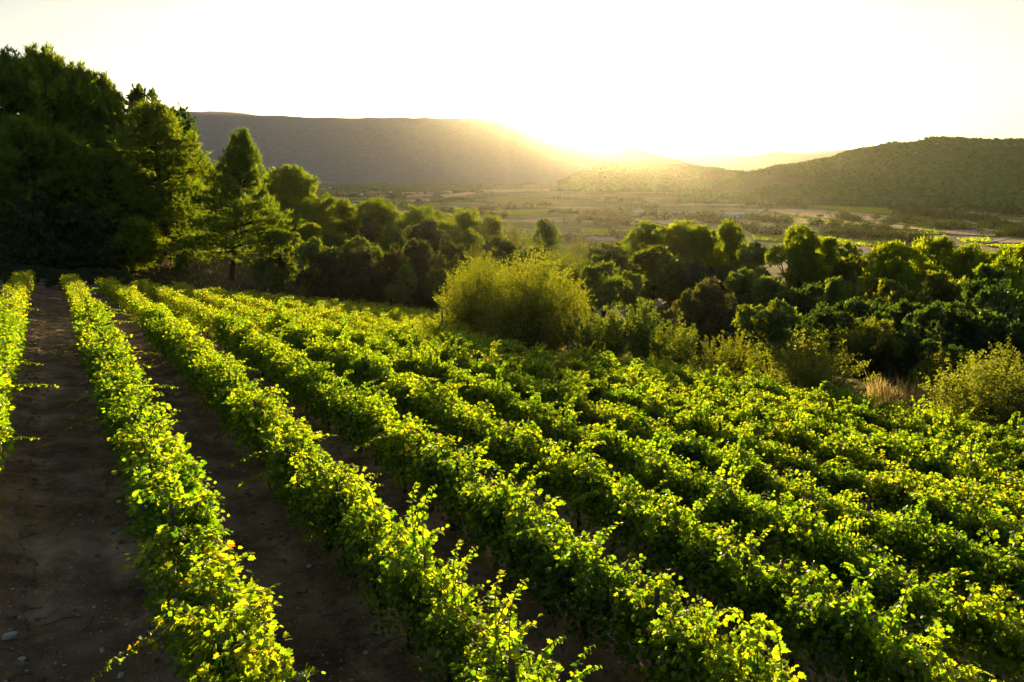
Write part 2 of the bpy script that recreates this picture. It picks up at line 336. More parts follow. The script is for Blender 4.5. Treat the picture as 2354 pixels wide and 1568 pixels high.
# ------------------------------------------------------------------ mountains and hills
def hill_mat(name, stops, scale, bump=0.0):
    return surf_mat(name, stops, scale, .95, bump, .02, 9, .05)
M['mtn'] = hill_mat('mountain_scrub_haze_tint', [(.25, (.20, .195, .205)), (.55, (.255, .245, .255)), (.8, (.31, .295, .295))], .02)  # scrub colour, lightened and tinted mauve to paint in part of the distance haze
M['hillwood'] = hill_mat('hill_scrub', [(.3, (.060, .115, .026)), (.6, (.095, .150, .034)), (.75, (.20, .20, .075))], .012)
def ridge(name, prof, D, depth, mat, noise=10., nsc=260., foot=None, label=None):
    """a hill: silhouette profile [(px,py)] at distance D; slopes to the valley over `depth` on this side, drops behind"""
    prof = np.array(prof, float); d = ray(prof[:, 0], prof[:, 1]); azp = np.degrees(np.arctan2(d[:, 0], d[:, 1])); elp = d[:, 2] / np.hypot(d[:, 0], d[:, 1])
    azs = np.arange(azp[0], azp[-1] + 1e-6, .12); el = np.interp(azs, azp, elp)
    k = np.ones(3) / 3; el = np.convolve(np.pad(el, 1, mode='edge'), k, 'valid')
    sv = np.concatenate([np.linspace(-1, 0, 46), np.linspace(.05, 1, 12)])
    AZ, S = np.meshgrid(np.radians(azs), sv); EL = np.broadcast_to(el[None], AZ.shape)
    Rd = D + S * depth + (vnoise(AZ * D, S * 0, D * .07, 3) - .5)[:] * depth * .25 * (1 - np.abs(S))
    x = Rd * np.sin(AZ); y = Rd * np.cos(AZ); top = CZ + (D + (vnoise(AZ * D, S * 0, D * .07, 3) - .5) * depth * .25) * EL
    g = ground(x, y) - 6
    shape = np.where(S < 0, smooth(1 + S) ** .85, 1 - .8 * smooth(S))
    n = (vnoise(x, y, nsc, 6) - .5) * noise * 2 + (vnoise(x, y, nsc * .4, 8) - .5) * noise + (vnoise(x, y, nsc * .12, 9) - .5) * noise * .35
    gul = (np.abs(vnoise(AZ * D, S * depth * .25, nsc * 1.1, 12) - .5) * 2 - .5) * noise * 2.2 * np.clip(-S * (1 + S) * 4, 0, 1)
    z = g + (top - g) * shape + n * shape * np.where(np.abs(S) < .02, .25, 1) + gul
    z = np.where(S < -.98, g, z)
    m_, n_ = AZ.shape; ii = np.arange(m_ - 1)[:, None] * n_; jj = np.arange(n_ - 1)[None]
    qd = np.stack([ii + jj, ii + jj + 1, ii + n_ + jj + 1, ii + n_ + jj], -1).reshape(-1, 4)
    mb = MB(); mb.add_block(np.stack([x, y, z], -1).reshape(-1, 3), qd, 0, True); o = mb.build(name, [mat]); tag(o, kind='structure')
    return dict(x=x, y=y, z=z, S=S)
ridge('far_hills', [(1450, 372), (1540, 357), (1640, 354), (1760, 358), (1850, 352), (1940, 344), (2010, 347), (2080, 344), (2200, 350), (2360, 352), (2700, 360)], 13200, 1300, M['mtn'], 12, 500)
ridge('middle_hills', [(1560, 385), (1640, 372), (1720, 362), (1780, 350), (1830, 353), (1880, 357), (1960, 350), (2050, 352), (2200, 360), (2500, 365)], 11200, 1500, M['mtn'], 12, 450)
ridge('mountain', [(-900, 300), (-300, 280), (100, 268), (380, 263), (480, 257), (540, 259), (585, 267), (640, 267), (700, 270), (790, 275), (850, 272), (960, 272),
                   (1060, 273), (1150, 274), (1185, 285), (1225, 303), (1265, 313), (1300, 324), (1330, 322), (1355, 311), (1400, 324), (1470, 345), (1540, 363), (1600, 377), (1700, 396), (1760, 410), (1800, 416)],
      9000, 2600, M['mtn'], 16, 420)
h1 = ridge('wooded_hill', [(1280, 420), (1340, 395), (1380, 381), (1430, 377), (1500, 380), (1560, 383), (1650, 388), (1700, 397), (1780, 412), (1840, 428)], 4600, 700, M['hillwood'], 8, 160)
h2 = ridge('wooded_hill', [(1560, 440), (1650, 418), (1720, 404), (1790, 388), (1850, 380), (1900, 369), (1950, 355), (2010, 342), (2060, 333), (2110, 326), (2150, 323), (2250, 327), (2330, 326), (2420, 327), (2600, 340), (2900, 380)], 3000, 800, M['hillwood'], 8, 130)

# trees on the hillsides: woods that read as one mass
def blob_template():
    t = (1 + 5 ** .5) / 2
    v = np.array([[-1, t, 0], [1, t, 0], [-1, -t, 0], [1, -t, 0], [0, -1, t], [0, 1, t], [0, -1, -t], [0, 1, -t], [t, 0, -1], [t, 0, 1], [-t, 0, -1], [-t, 0, 1]], float)
    v /= np.linalg.norm(v[0])
    f = np.array([[0, 11, 5], [0, 5, 1], [0, 1, 7], [0, 7, 10], [0, 10, 11], [1, 5, 9], [5, 11, 4], [11, 10, 2], [10, 7, 6], [7, 1, 8], [3, 9, 4], [3, 4, 2], [3, 2, 6], [3, 6, 8], [3, 8, 9], [4, 9, 5], [2, 4, 11], [6, 2, 10], [8, 6, 7], [9, 8, 1]])
    return v, f
BV, BF = blob_template()
def wood_blobs(P, size, hh):
    """lumpy tree crowns for far woods: P (n,3) ground points"""
    n = len(P)
    V = BV[None] * (1 + .35 * rng.normal(size=(n, 12, 1))) * np.stack([size, size, hh * .55], -1)[:, None]
    V[..., 2] += (hh * .5)[:, None]
    V = V + P[:, None]
    f = (np.arange(n)[:, None, None] * 12 + BF[None]).reshape(-1, 3)
    return V.reshape(-1, 3), f
M['farwood'] = leaf_mat('far_wood_leaf', [(0.0123, 0.0322, 0.0050), (0.0210, 0.0474, 0.0062), (0.0345, 0.0627, 0.0086)], [(0.0347, 0.0647, 0.0025), (0.0554, 0.0924, 0.0030), (0.0901, 0.1156, 0.0037)], .42, 0)
def hill_wood(h, n, lo, hi, name):
    m_, n_ = h['x'].shape
    a = rng.uniform(0, m_ - 1.01, n * 3); b = rng.uniform(0, n_ - 1.01, n * 3)
    a0 = a.astype(int); b0 = b.astype(int); fa = a - a0; fb = b - b0
    def bl(g): return (g[a0, b0] * (1 - fa) + g[a0 + 1, b0] * fa) * (1 - fb) + (g[a0, b0 + 1] * (1 - fa) + g[a0 + 1, b0 + 1] * fa) * fb
    P = np.stack([bl(h['x']), bl(h['y']), bl(h['z'])], -1); S = bl(h['S'])
    keep = (S < .12) & (P[:, 2] > ground(P[:, 0], P[:, 1]) + 1) & (vnoise(P[:, 0], P[:, 1], 110, 21) > .18 + .25 * (rng.random(len(P))))
    P = P[keep][:n]; k = len(P)
    sz = rng.uniform(lo, hi, k) * (.7 + .6 * vnoise(P[:, 0], P[:, 1], 90, 22)); V, f = wood_blobs(P, sz, sz * rng.uniform(1.2, 1.9, k))
    mb = MB(); mb.add_block(V, f, 0); o = mb.build(name, [M['hilltree']]); tag(o, kind='stuff')
M['hilltree'] = leaf_mat('hill_tree_leaf', [(0.0305, 0.1566, 0.0175), (0.0460, 0.2016, 0.0249), (0.0680, 0.2491, 0.0349)], [(0.0829, 0.3044, 0.0105), (0.1326, 0.4347, 0.0126), (0.1989, 0.5433, 0.0169)], .35, 0)
hill_wood(h2, 16000, 3.0, 7.0, 'hillside_wood')
hill_wood(h1, 6000, 4.0, 8.0, 'hillside_wood')
# ------------------------------------------------------------------ the valley floor: fields, farm roads, woods, houses
def z3(p): return (1263.9 + .4627 * p[0], 287.3 + .4627 * p[1])      # readings taken on two enlargements of the photograph
def z6(p): return (344.7 + .3905 * p[0], 218.3 + .3905 * p[1])
def field_mat(name, a, b, stripe=.22, ang=.6):
    m, nt, nd, lk, out = nmat(name)
    bs = nd.new('ShaderNodeBsdfPrincipled'); bs.inputs['Roughness'].default_value = .95; bs.inputs['Specular IOR Level'].default_value = .05
    tc = nd.new('ShaderNodeTexCoord'); mp = nd.new('ShaderNodeMapping'); mp.inputs['Rotation'].default_value = (0, 0, ang); lk.new(tc.outputs['Object'], mp.inputs[0])
    wv_ = nd.new('ShaderNodeTexWave'); wv_.inputs['Scale'].default_value = stripe; wv_.inputs['Distortion'].default_value = 1.5; wv_.inputs['Detail'].default_value = 3; lk.new(mp.outputs[0], wv_.inputs[0])
    no = nd.new('ShaderNodeTexNoise'); no.inputs['Scale'].default_value = .025; no.inputs['Detail'].default_value = 8; lk.new(tc.outputs['Object'], no.inputs[0])
    ad = nd.new('ShaderNodeMath'); ad.operation = 'MULTIPLY_ADD'; ad.inputs[1].default_value = .35; lk.new(wv_.outputs['Fac'], ad.inputs[0]); lk.new(no.outputs[0], ad.inputs[2])
    r = ramp(nd, [(.35, a), (.95, b)]); lk.new(ad.outputs[0], r.inputs[0]); lk.new(r.outputs[0], bs.inputs['Base Color']); lk.new(bs.outputs[0], out.inputs[0]); return m
FM = {'v': field_mat('valley_vines', (.14, .28, .006), (.30, .48, .010)), 'w': field_mat('stubble', (.50, .34, .20), (.72, .53, .34), .05, 1.2), 'p': field_mat('pale_earth', (.42, .30, .20), (.62, .47, .33), .04),
      'o': field_mat('olive_field', (.12, .16, .025), (.20, .24, .04), .08), 'y': field_mat('ripe_field', (.34, .27, .07), (.48, .38, .11), .05)}
FN = {'v': 'valley_vineyard', 'w': 'stubble_field', 'p': 'ploughed_field', 'o': 'meadow', 'y': 'ripe_field'}
FIELDS = [
 ('v', z3, [(1000, 548), (1150, 551), (1400, 567), (1720, 588), (1660, 612), (1300, 594), (1010, 574)]), ('w', z3, [(1190, 478), (1450, 478), (1750, 503), (1860, 520), (1650, 522), (1350, 508)]),
 ('w', z3, [(1070, 425), (1200, 418), (1500, 435), (1700, 455), (1720, 476), (1500, 474), (1240, 457)]), ('v', z3, [(1280, 404), (1500, 408), (1730, 424), (1715, 446), (1450, 432)]),
 ('p', z3, [(700, 392), (960, 379), (980, 400), (850, 404)]), ('v', z3, [(650, 376), (830, 370), (960, 376), (800, 392), (710, 392)]), ('p', z3, [(1920, 530), (2150, 525), (2335, 541), (2200, 556), (1990, 545)]),
 ('v', z3, [(1830, 524), (1905, 522), (1965, 546), (1880, 547)]), ('y', z3, [(2150, 464), (2300, 473), (2420, 492), (2200, 481)]), ('v', z3, [(2020, 570), (2180, 565), (2195, 582), (2060, 588)]),
 ('v', z3, [(2130, 600), (2420, 598), (2420, 624), (2250, 618)]), ('v', z3, [(150, 518), (330, 523), (410, 530), (330, 558), (165, 548)]), ('w', z3, [(510, 480), (730, 473), (770, 490), (560, 497)]),
 ('w', z3, [(1600, 391), (1990, 349), (2005, 361), (1700, 387)]), ('w', z3, [(1320, 361), (1600, 354), (1625, 371), (1390, 377)]), ('w', z3, [(860, 322), (1080, 325), (1100, 345), (890, 347)]),
 ('o', z3, [(350, 400), (700, 408), (700, 432), (370, 442)]), ('o', z3, [(1500, 526), (1830, 528), (1900, 545), (1600, 545)]), ('p', z3, [(1480, 604), (1640, 606), (1660, 640), (1560, 650)]),
 ('o', z3, [(1150, 462), (1400, 470), (1420, 480), (1180, 476)]), ('v', z3, [(1200, 472), (1420, 474), (1420, 481), (1210, 477)]), ('p', z3, [(100, 560), (420, 562), (400, 580), (80, 580)]), ('w', z3, [(1500, 545), (1760, 548), (1880, 566), (1560, 560)]),
 ('w', z3, [(2120, 372), (2420, 370), (2420, 395), (2160, 385)]), ('w', z3, [(2200, 570), (2420, 572), (2420, 590), (2230, 590)]), ('v', z3, [(380, 475), (500, 478), (520, 500), (390, 498)]),
 ('w', z6, [(1480, 575), (1670, 571), (1660, 596), (1500, 601)]), ('w', z6, [(1500, 620), (1650, 615), (1645, 631), (1520, 634)]), ('p', z6, [(920, 512), (1260, 500), (1200, 521), (950, 527)]), ('v', z6, [(1280, 520), (1400, 519), (1385, 536), (1290, 532)]),
 ('w', z6, [(1700, 590), (1900, 570), (1920, 585), (1740, 606)]), ('v', z6, [(1880, 690), (2354, 678), (2354, 702), (1900, 718)]), ('o', z6, [(1300, 650), (1700, 640), (1720, 660), (1330, 672)]), ('w', z6, [(1950, 560), (2350, 550), (2354, 566), (1990, 580)]),
 ('o', z6, [(2000, 600), (2354, 590), (2354, 640), (2040, 645)]), ('w', z6, [(1480, 447), (1560, 444), (1570, 450), (1490, 452)]), ('y', z6, [(2100, 655), (2354, 650), (2354, 662), (2120, 668)])]
CROPS = []
for i_, (c, fz, poly) in enumerate(FIELDS):
    pts = np.array([hit(*fz(p)) for p in poly])
    mb = MB(); V = pts + np.array([0, 0, .8 + .05 * (i_ % 7)]); a2 = sum(V[k][0] * V[(k + 1) % len(V)][1] - V[(k + 1) % len(V)][0] * V[k][1] for k in range(len(V)))
    mb.add(V if a2 > 0 else V[::-1], [list(range(len(V)))]); o = mb.build(FN[c], [FM[c]]); tag(o, kind='structure'); CROPS.append((c, V[:, :2].copy(), abs(a2) / 2))
# the standing crop of those fields: vine rows, stubble and rough grass catch the low sun that the flat ground hardly gets
for cls, nm, mt in (('v', 'valley_vine_rows', 'vine'), ('wy', 'valley_stubble', 'straw'), ('o', 'valley_grass', 'green')):
    mb = MB()
    for c, poly, area in CROPS:
        if c not in cls: continue
        n = int(min(9000, area / 14)) * 3; lo, hi = poly.min(0), poly.max(0); q = lo + (hi - lo) * rng.random((n, 2)); ins = np.zeros(n, bool); j_ = len(poly) - 1
        if c == 'v': rot = .5; uq = q[:, 0] * math.cos(rot) + q[:, 1] * math.sin(rot); vq = -q[:, 0] * math.sin(rot) + q[:, 1] * math.cos(rot); uq = np.round(uq / 6) * 6 + rng.normal(0, .4, n); q = np.stack([uq * math.cos(rot) - vq * math.sin(rot), uq * math.sin(rot) + vq * math.cos(rot)], -1)
        for k in range(len(poly)):
            a, b = poly[k], poly[j_]; cr = ((a[1] > q[:, 1]) != (b[1] > q[:, 1])) & (q[:, 0] < (b[0] - a[0]) * (q[:, 1] - a[1]) / (b[1] - a[1] + 1e-9) + a[0]); ins ^= cr; j_ = k
        q = q[ins]; n = len(q); hgt = {'v': 1.7, 'w': .55, 'y': .8, 'o': .8}[c]
        U = unit(n) * .6; U[:, 2] = 1; N = unit(n); N[:, 2] *= .2
        mb.leaves(np.stack([q[:, 0], q[:, 1], ground(q[:, 0], q[:, 1]) + .7], -1), U, N, hgt * rng.uniform(.7, 1.3, n), (T_RHOMB[0] * np.array([1, 2.2, 1]), T_RHOMB[1]))
    o = mb.build(nm, [M[mt]]); tag(o, kind='stuff')
M['road'] = surf_mat('pale_road', [(.3, (.34, .30, .25)), (.7, (.46, .41, .35))], .05, .95, 0)
for pts in ([z3(p) for p in [(2050, 472), (2075, 484), (2110, 494), (2160, 507)]], [z3(p) for p in [(1005, 452), (1035, 435), (1062, 420)]], [z3(p) for p in [(2160, 590), (2240, 575), (2270, 566)]], [z3(p) for p in [(30, 545), (90, 538), (150, 545)]]):
    c = np.array([hit(*p) for p in pts]); d = np.gradient(c[:, :2], axis=0); d /= np.linalg.norm(d, axis=1)[:, None]; nrm = np.stack([-d[:, 1], d[:, 0], 0 * d[:, 0]], -1) * 4.5
    mb = MB(); n = len(c); c[:, 2] += 1.3; mb.add_block(np.concatenate([c + nrm, c - nrm]), [[k, n + k, n + k + 1, k + 1] for k in range(n - 1)]); o = mb.build('farm_road', [M['road']]); tag(o, kind='structure')
# woods and hedgerows of the plain
HED = [(z3, a, n, w) for a, n, w in [
 (((1350, 549), (1860, 584)), 150, 3), (((1005, 546), (1140, 548)), 40, 4), (((1500, 521), (1690, 536)), 70, 3), (((600, 468), (860, 470)), 90, 12), (((980, 468), (1200, 492)), 90, 10), (((1280, 500), (1490, 524)), 60, 9), (((1700, 476), (1880, 500)), 110, 16),
 (((1880, 514), (2080, 520)), 80, 8), (((970, 395), (1300, 410)), 160, 14), (((1410, 458), (1530, 486)), 60, 8), (((2080, 470), (2270, 512)), 120, 16), (((2170, 552), (2400, 560)), 60, 4), (((130, 478), (430, 500)), 110, 10), (((420, 455), (760, 476)), 110, 9),
 (((200, 396), (520, 420)), 110, 12), (((480, 345), (880, 362)), 180, 14), (((860, 360), (1640, 396)), 190, 9), (((1640, 400), (2420, 436)), 260, 16), (((1700, 440), (2060, 470)), 240, 24), (((2060, 420), (2420, 455)), 200, 18), (((290, 545), (400, 575)), 40, 8), (((0, 555), (190, 600)), 60, 8),
 (((0, 440), (420, 455)), 120, 8), (((900, 330), (1640, 372)), 260, 16), (((1640, 342), (2420, 362)), 190, 8), (((760, 470), (980, 520)), 90, 16), (((2100, 505), (2400, 520)), 90, 10), (((1120, 520), (1300, 530)), 40, 8), (((1520, 545), (1830, 570)), 30, 3), (((0, 370), (480, 385)), 140, 10), (((300, 320), (900, 335)), 160, 10)]] + \
 [(z6, a, n, w) for a, n, w in [(((930, 545), (1500, 570)), 200, 14), (((1380, 602), (1900, 566)), 170, 12), (((1600, 512), (2000, 530)), 130, 8), (((1880, 690), (2354, 655)), 130, 10), (((950, 590), (1500, 610)), 160, 14), (((1560, 640), (2000, 610)), 130, 10), (((1000, 480), (1700, 470)), 180, 8), (((1900, 540), (2354, 520)), 130, 10), (((1200, 640), (1600, 660)), 100, 14), (((1700, 690), (2100, 720)), 90, 14), (((1300, 450), (2300, 470)), 160, 12)]]
PX = []
for fz, (a, b), n, w in HED:
    for k in range(int(n * .85)):
        f = rng.random(); PX.append(fz((a[0] + (b[0] - a[0]) * f + rng.normal(0, 4), a[1] + (b[1] - a[1]) * f + rng.normal(0, w * .42))))
PX = np.array(PX); Dd = ray(PX[:, 0], PX[:, 1]); dep = np.hypot(Dd[:, 0], Dd[:, 1])
ts = np.geomspace(300, 9000, 700); bel = np.array([(Dd[:, 2] * t) < zrel(Dd[:, 0] * t, Dd[:, 1] * t) for t in ts]); kk = bel.argmax(0); okk = bel.any(0) & (kk > 0)
G = np.stack([Dd[:, 0] * ts[kk], Dd[:, 1] * ts[kk]], -1)[okk]; ex = np.stack([rng.uniform(-2600, 2600, 2600), rng.uniform(700, 4600, 2600)], -1)
G = np.concatenate([G, ex[vnoise(ex[:, 0], ex[:, 1], 240, 41) > .66]]); G[:, 0] += rng.normal(0, 4, len(G)); G[:, 1] += rng.normal(0, 9, len(G))
sz = rng.uniform(3.0, 7.0, len(G)) * (.75 + .5 * vnoise(G[:, 0], G[:, 1], 120, 42)); tall = rng.uniform(1.3, 2.2, len(G))
P3 = np.stack([G[:, 0], G[:, 1], ground(G[:, 0], G[:, 1]) - .3], -1)
mb = MB(); n = len(P3); mleaf = 46; c = np.repeat(P3, mleaf, 0); v = unit(n * mleaf); rad = rng.random(n * mleaf) ** .35
q = c + v * rad[:, None] * np.repeat(np.stack([sz, sz, sz * tall * .55], -1), mleaf, 0); q[:, 2] += np.repeat(sz * tall * .55, mleaf)
mb.leaves(q, unit(n * mleaf), v + .5 * unit(n * mleaf), np.repeat(sz * .42, mleaf) * rng.uniform(.6, 1.2, n * mleaf), T_RHOMB)
o = mb.build('valley_woods', [M['farwood']]); tag(o, kind='stuff')
# single trees of the plain
def far_tree(name, px, py, h, w, label, cat, shape, group=None):
    p = hit(px, py); mb = MB(); m = 420; v = unit(m); rad = rng.random(m) ** .35
    if shape == 'col': q = v * rad[:, None] * np.array([w / 2, w / 2, h * .47]) * (1 - .35 * np.clip(v[:, 2:3], 0, 1)); q[:, 2] += h * .52
    else: q = v * rad[:, None] * np.array([w / 2, w / 2, h * .36]) * (1 + .25 * rng.normal(size=(1, 3))); q[:, 2] += h * .60
    mb.leaves(q, unit(m), v + .5 * unit(m), w * (.14 if shape == 'col' else .10) * rng.uniform(.7, 1.3, m), T_RHOMB)
    o = empty(name, tuple(p)); tag(o, label, cat, group); mb.build('crown', [M['farwood']], o); t = MB(); t.tube([(0, 0, -.5), (0, 0, h * .5)], [w * .05 + .1, .1], 5); t.build('trunk', [M['bark']], o)
for a in [('poplar_tree', *z3((2280, 556)), 15, 6, 'slim dark poplar on the plain near the right edge, the shorter one', 'poplar', 'col'), ('poplar_tree', *z3((2322, 562)), 24, 9, 'tall dark poplar on the plain near the right edge, the taller one', 'poplar', 'col'),
          ('cypress_tree', *z3((1665, 600)), 13, 3.6, 'thin dark cypress at the near edge of the bright green vineyard', 'cypress', 'col'), ('round_tree', *z3((2225, 562)), 8, 12, 'dark rounded tree beside the two poplars on the plain', 'tree', 'r'),
          ('round_tree', *z3((1436, 508)), 15, 10, 'lone round tree standing in the pale stubble field of the plain', 'tree', 'r'), ('round_tree', *z3((1340, 468)), 11, 13, 'round tree alone in the wide brown field of the plain', 'tree', 'r'),
          ('round_tree', *z3((1618, 480)), 13, 20, 'round grey tree at the far end of the wide brown field', 'tree', 'r'), ('round_tree', *z3((1768, 524)), 9, 10, 'small round tree between the pale field and the long hedge', 'tree', 'r'),
          ('round_tree', *z3((1505, 490)), 14, 24, 'broad dark tree beside the brown field, right of a tree clump', 'tree', 'r'), ('round_tree', *z3((1455, 486)), 22, 26, 'large dark clump of trees standing in the brown field', 'tree clump', 'r'),
          ('round_tree', *z3((1680, 508)), 15, 24, 'dark broad tree at the right end of the stubble field', 'tree', 'r'), ('round_tree', *z3((485, 432)), 16, 22, 'hazy round tree left of the pink shed on the plain', 'tree', 'r'),
          ('round_tree', *z3((155, 494)), 15, 17, 'hazy golden tree just right below the sun on the plain', 'tree', 'r'), ('round_tree', *z3((1022, 528)), 15, 14, 'dark tree beside the low pale farm building', 'tree', 'r'),
          ('round_tree', *z3((1745, 448)), 24, 26, 'tall dark tree at the left end of the right hand wood of the plain', 'tree', 'r'), ('round_tree', *z3((340, 398)), 20, 9, 'narrow hazy tree left in the gold haze of the plain', 'tree', 'col'),
          ('round_tree', *z3((1655, 618)), 8, 16, 'low dark tree at the foot of the thin cypress', 'tree', 'r'), ('round_tree', *z6((1580, 636)), 14, 22, 'small round tree on the pale left field in the mountain shade', 'tree', 'r')]: far_tree(*a)
for k in range(14):
    p = z3((1520 + rng.uniform(-20, 130), 612 + rng.uniform(0, 34))); far_tree('orchard_tree', p[0], p[1], 4.2, 4.6, 'small pale orchard tree in a row on bare earth behind the right pines', 'orchard tree', 'r', 'orchard trees on bare earth')
# houses and farm sheds
def house(fz, p, L, Wd, h, roof, wall, label, cat='house', rz=0., rise=.28, name='farm_house'):
    g = hit(*fz(p)); o = empty(name, tuple(g), rz); tag(o, label, cat); mb = MB(); mb.box((0, 0, h / 2 - 1), (L, Wd, h + 2)); r = Wd * .5 * rise
    mb.add([(-L / 2, -Wd / 2, h), (-L / 2, Wd / 2, h), (-L / 2, 0, h + r), (L / 2, -Wd / 2, h), (L / 2, Wd / 2, h), (L / 2, 0, h + r)], [[0, 2, 1], [3, 4, 5]]); mb.build('wall', [M[wall]], o)
    mb = MB(); e = .5; t = .22; yy = Wd / 2 + e; zz = h - e * rise
    mb.add([(-L / 2 - e, -yy, zz + .02), (L / 2 + e, -yy, zz + .02), (L / 2 + e, 0, h + r + .02), (-L / 2 - e, 0, h + r + .02), (-L / 2 - e, yy, zz + .02), (L / 2 + e, yy, zz + .02),
            (-L / 2 - e, -yy, zz + t), (L / 2 + e, -yy, zz + t), (L / 2 + e, 0, h + r + t), (-L / 2 - e, 0, h + r + t), (-L / 2 - e, yy, zz + t), (L / 2 + e, yy, zz + t)],
           [[6, 7, 8, 9], [9, 8, 11, 10], [0, 3, 2, 1], [3, 4, 5, 2], [0, 1, 7, 6], [4, 10, 11, 5], [0, 6, 9, 3], [3, 9, 10, 4], [1, 2, 8, 7], [2, 5, 11, 8]]); rf = mb.build('roof', [M[roof]], o)
    if name == 'farm_house': m2 = MB(); m2.box((L * .28, Wd * .1, h + r + .3), (.8, .8, 1.6)); m2.build('chimney', [M[wall]], rf)
    for sx in np.linspace(-L * .36, L * .36, max(2, int(L / 5))):
        w = MB(); w.box((sx, -Wd / 2 - .01, h * .55), (1.1, .12, 1.5)); w.build('window', [M['glass']], o)
    d = MB(); d.box((L * .08, -Wd / 2 - .01, 1.1), (1.4 if name == 'farm_house' else 4, .14, 2.2)); d.build('door', [M['wood']], o)
S_ = 'farm_shed'
for a in [(z3, (605, 440), 62, 20, 6, 'tile', 'wall', 'long pinkish shed on the plain, left of the white sheds', 'shed', -.1, .2, S_), (z3, (672, 450), 55, 20, 5, 'metalroof', 'white', 'white low shed on the plain between the pink shed and the grey roofed one', 'shed', .05, .2, S_),
          (z3, (898, 458), 64, 26, 7, 'metalroof', 'white', 'largest white shed of the plain with a grey roof, right of the others', 'shed', -.12, .2, S_), (z3, (437, 440), 24, 16, 5, 'metalroof', 'white', 'small white roofed shed in the golden haze, left of the pink shed', 'shed', .3, .2, S_),
          (z3, (1082, 528), 30, 12, 4, 'tile', 'wall', 'low pale farm building behind the right pine group', 'farm', .1), (z3, (1368, 517), 15, 11, 5.5, 'tile', 'wall', 'small farmhouse with brown roof among trees by the stubble field', 'house', .2),
          (z3, (1330, 222), 24, 13, 7, 'tile', 'wall', 'tile roofed house on the saddle left of the wooded hill', 'house', .3), (z3, (1452, 213), 46, 14, 7, 'metalroof', 'white', 'long pale house high on the wooded hill slope', 'house', .1),
          (z3, (2010, 392), 20, 12, 6, 'metalroof', 'white', 'white house among trees at the foot of the wooded hill', 'house', -.2), (z3, (2308, 312), 22, 13, 7, 'tile', 'wall', 'house low on the wooded hill near the right edge', 'house', .2),
          (z3, (1022, 408), 18, 12, 5, 'tile', 'wall', 'small house left of the wide brown field', 'house', .1), (z3, (305, 380), 50, 16, 6, 'tile', 'wall', 'long house in the golden haze below the middle hill', 'house', .1), (z3, (2336, 372), 18, 12, 5, 'tile', 'wall', 'small house at the far right edge of the plain', 'house', 0),
          (z3, (185, 496), 18, 12, 5, 'tile', 'wall', 'grey roofed house under a hazy tree right of the sun column', 'house', .1), (z3, (512, 382), 24, 12, 5, 'tile', 'wall', 'small hazy house below the green field right of the sun', 'house', .2),
          (z6, (1060, 552), 22, 13, 6, 'metalroof', 'white', 'white house at the left of the shaded village', 'house', .2), (z6, (1112, 558), 22, 13, 6, 'tile', 'wall', 'pale house right of the first white village house', 'house', .1), (z6, (1232, 562), 24, 12, 6, 'tile', 'white', 'pale long house in the middle of the shaded village', 'house', .1),
          (z6, (1318, 578), 34, 16, 8, 'tile', 'wall', 'biggest pinkish house of the shaded village', 'house', .3), (z6, (1246, 590), 18, 12, 6, 'metalroof', 'white', 'small white house below the biggest village house', 'house', 0), (z6, (1414, 576), 20, 12, 6, 'tile', 'white', 'white house at the right of the shaded village', 'house', .2),
          (z6, (1752, 576), 50, 18, 6, 'metalroof', 'white', 'white shed alone among the hazy left fields', 'shed', .1, .2, S_), (z6, (1722, 514), 22, 14, 7, 'tile', 'wall', 'leftmost house of the hilltop hamlet in the haze', 'house', .2), (z6, (1856, 502), 16, 14, 16, 'tile', 'wall', 'tall church like house above the hazy hamlet', 'house', .1),
          (z6, (1884, 524), 24, 14, 7, 'tile', 'wall', 'middle house of the hilltop hamlet in the haze', 'house', 0), (z6, (1958, 534), 22, 13, 7, 'tile', 'white', 'white walled house of the hamlet, second from its right', 'house', .2), (z6, (1996, 534), 22, 13, 7, 'tile', 'wall', 'rightmost house of the hilltop hamlet in the haze', 'house', .1),
          (z6, (1408, 498), 20, 12, 6, 'tile', 'wall', 'lone house high behind the small green field', 'house', 0)]: house(*a)
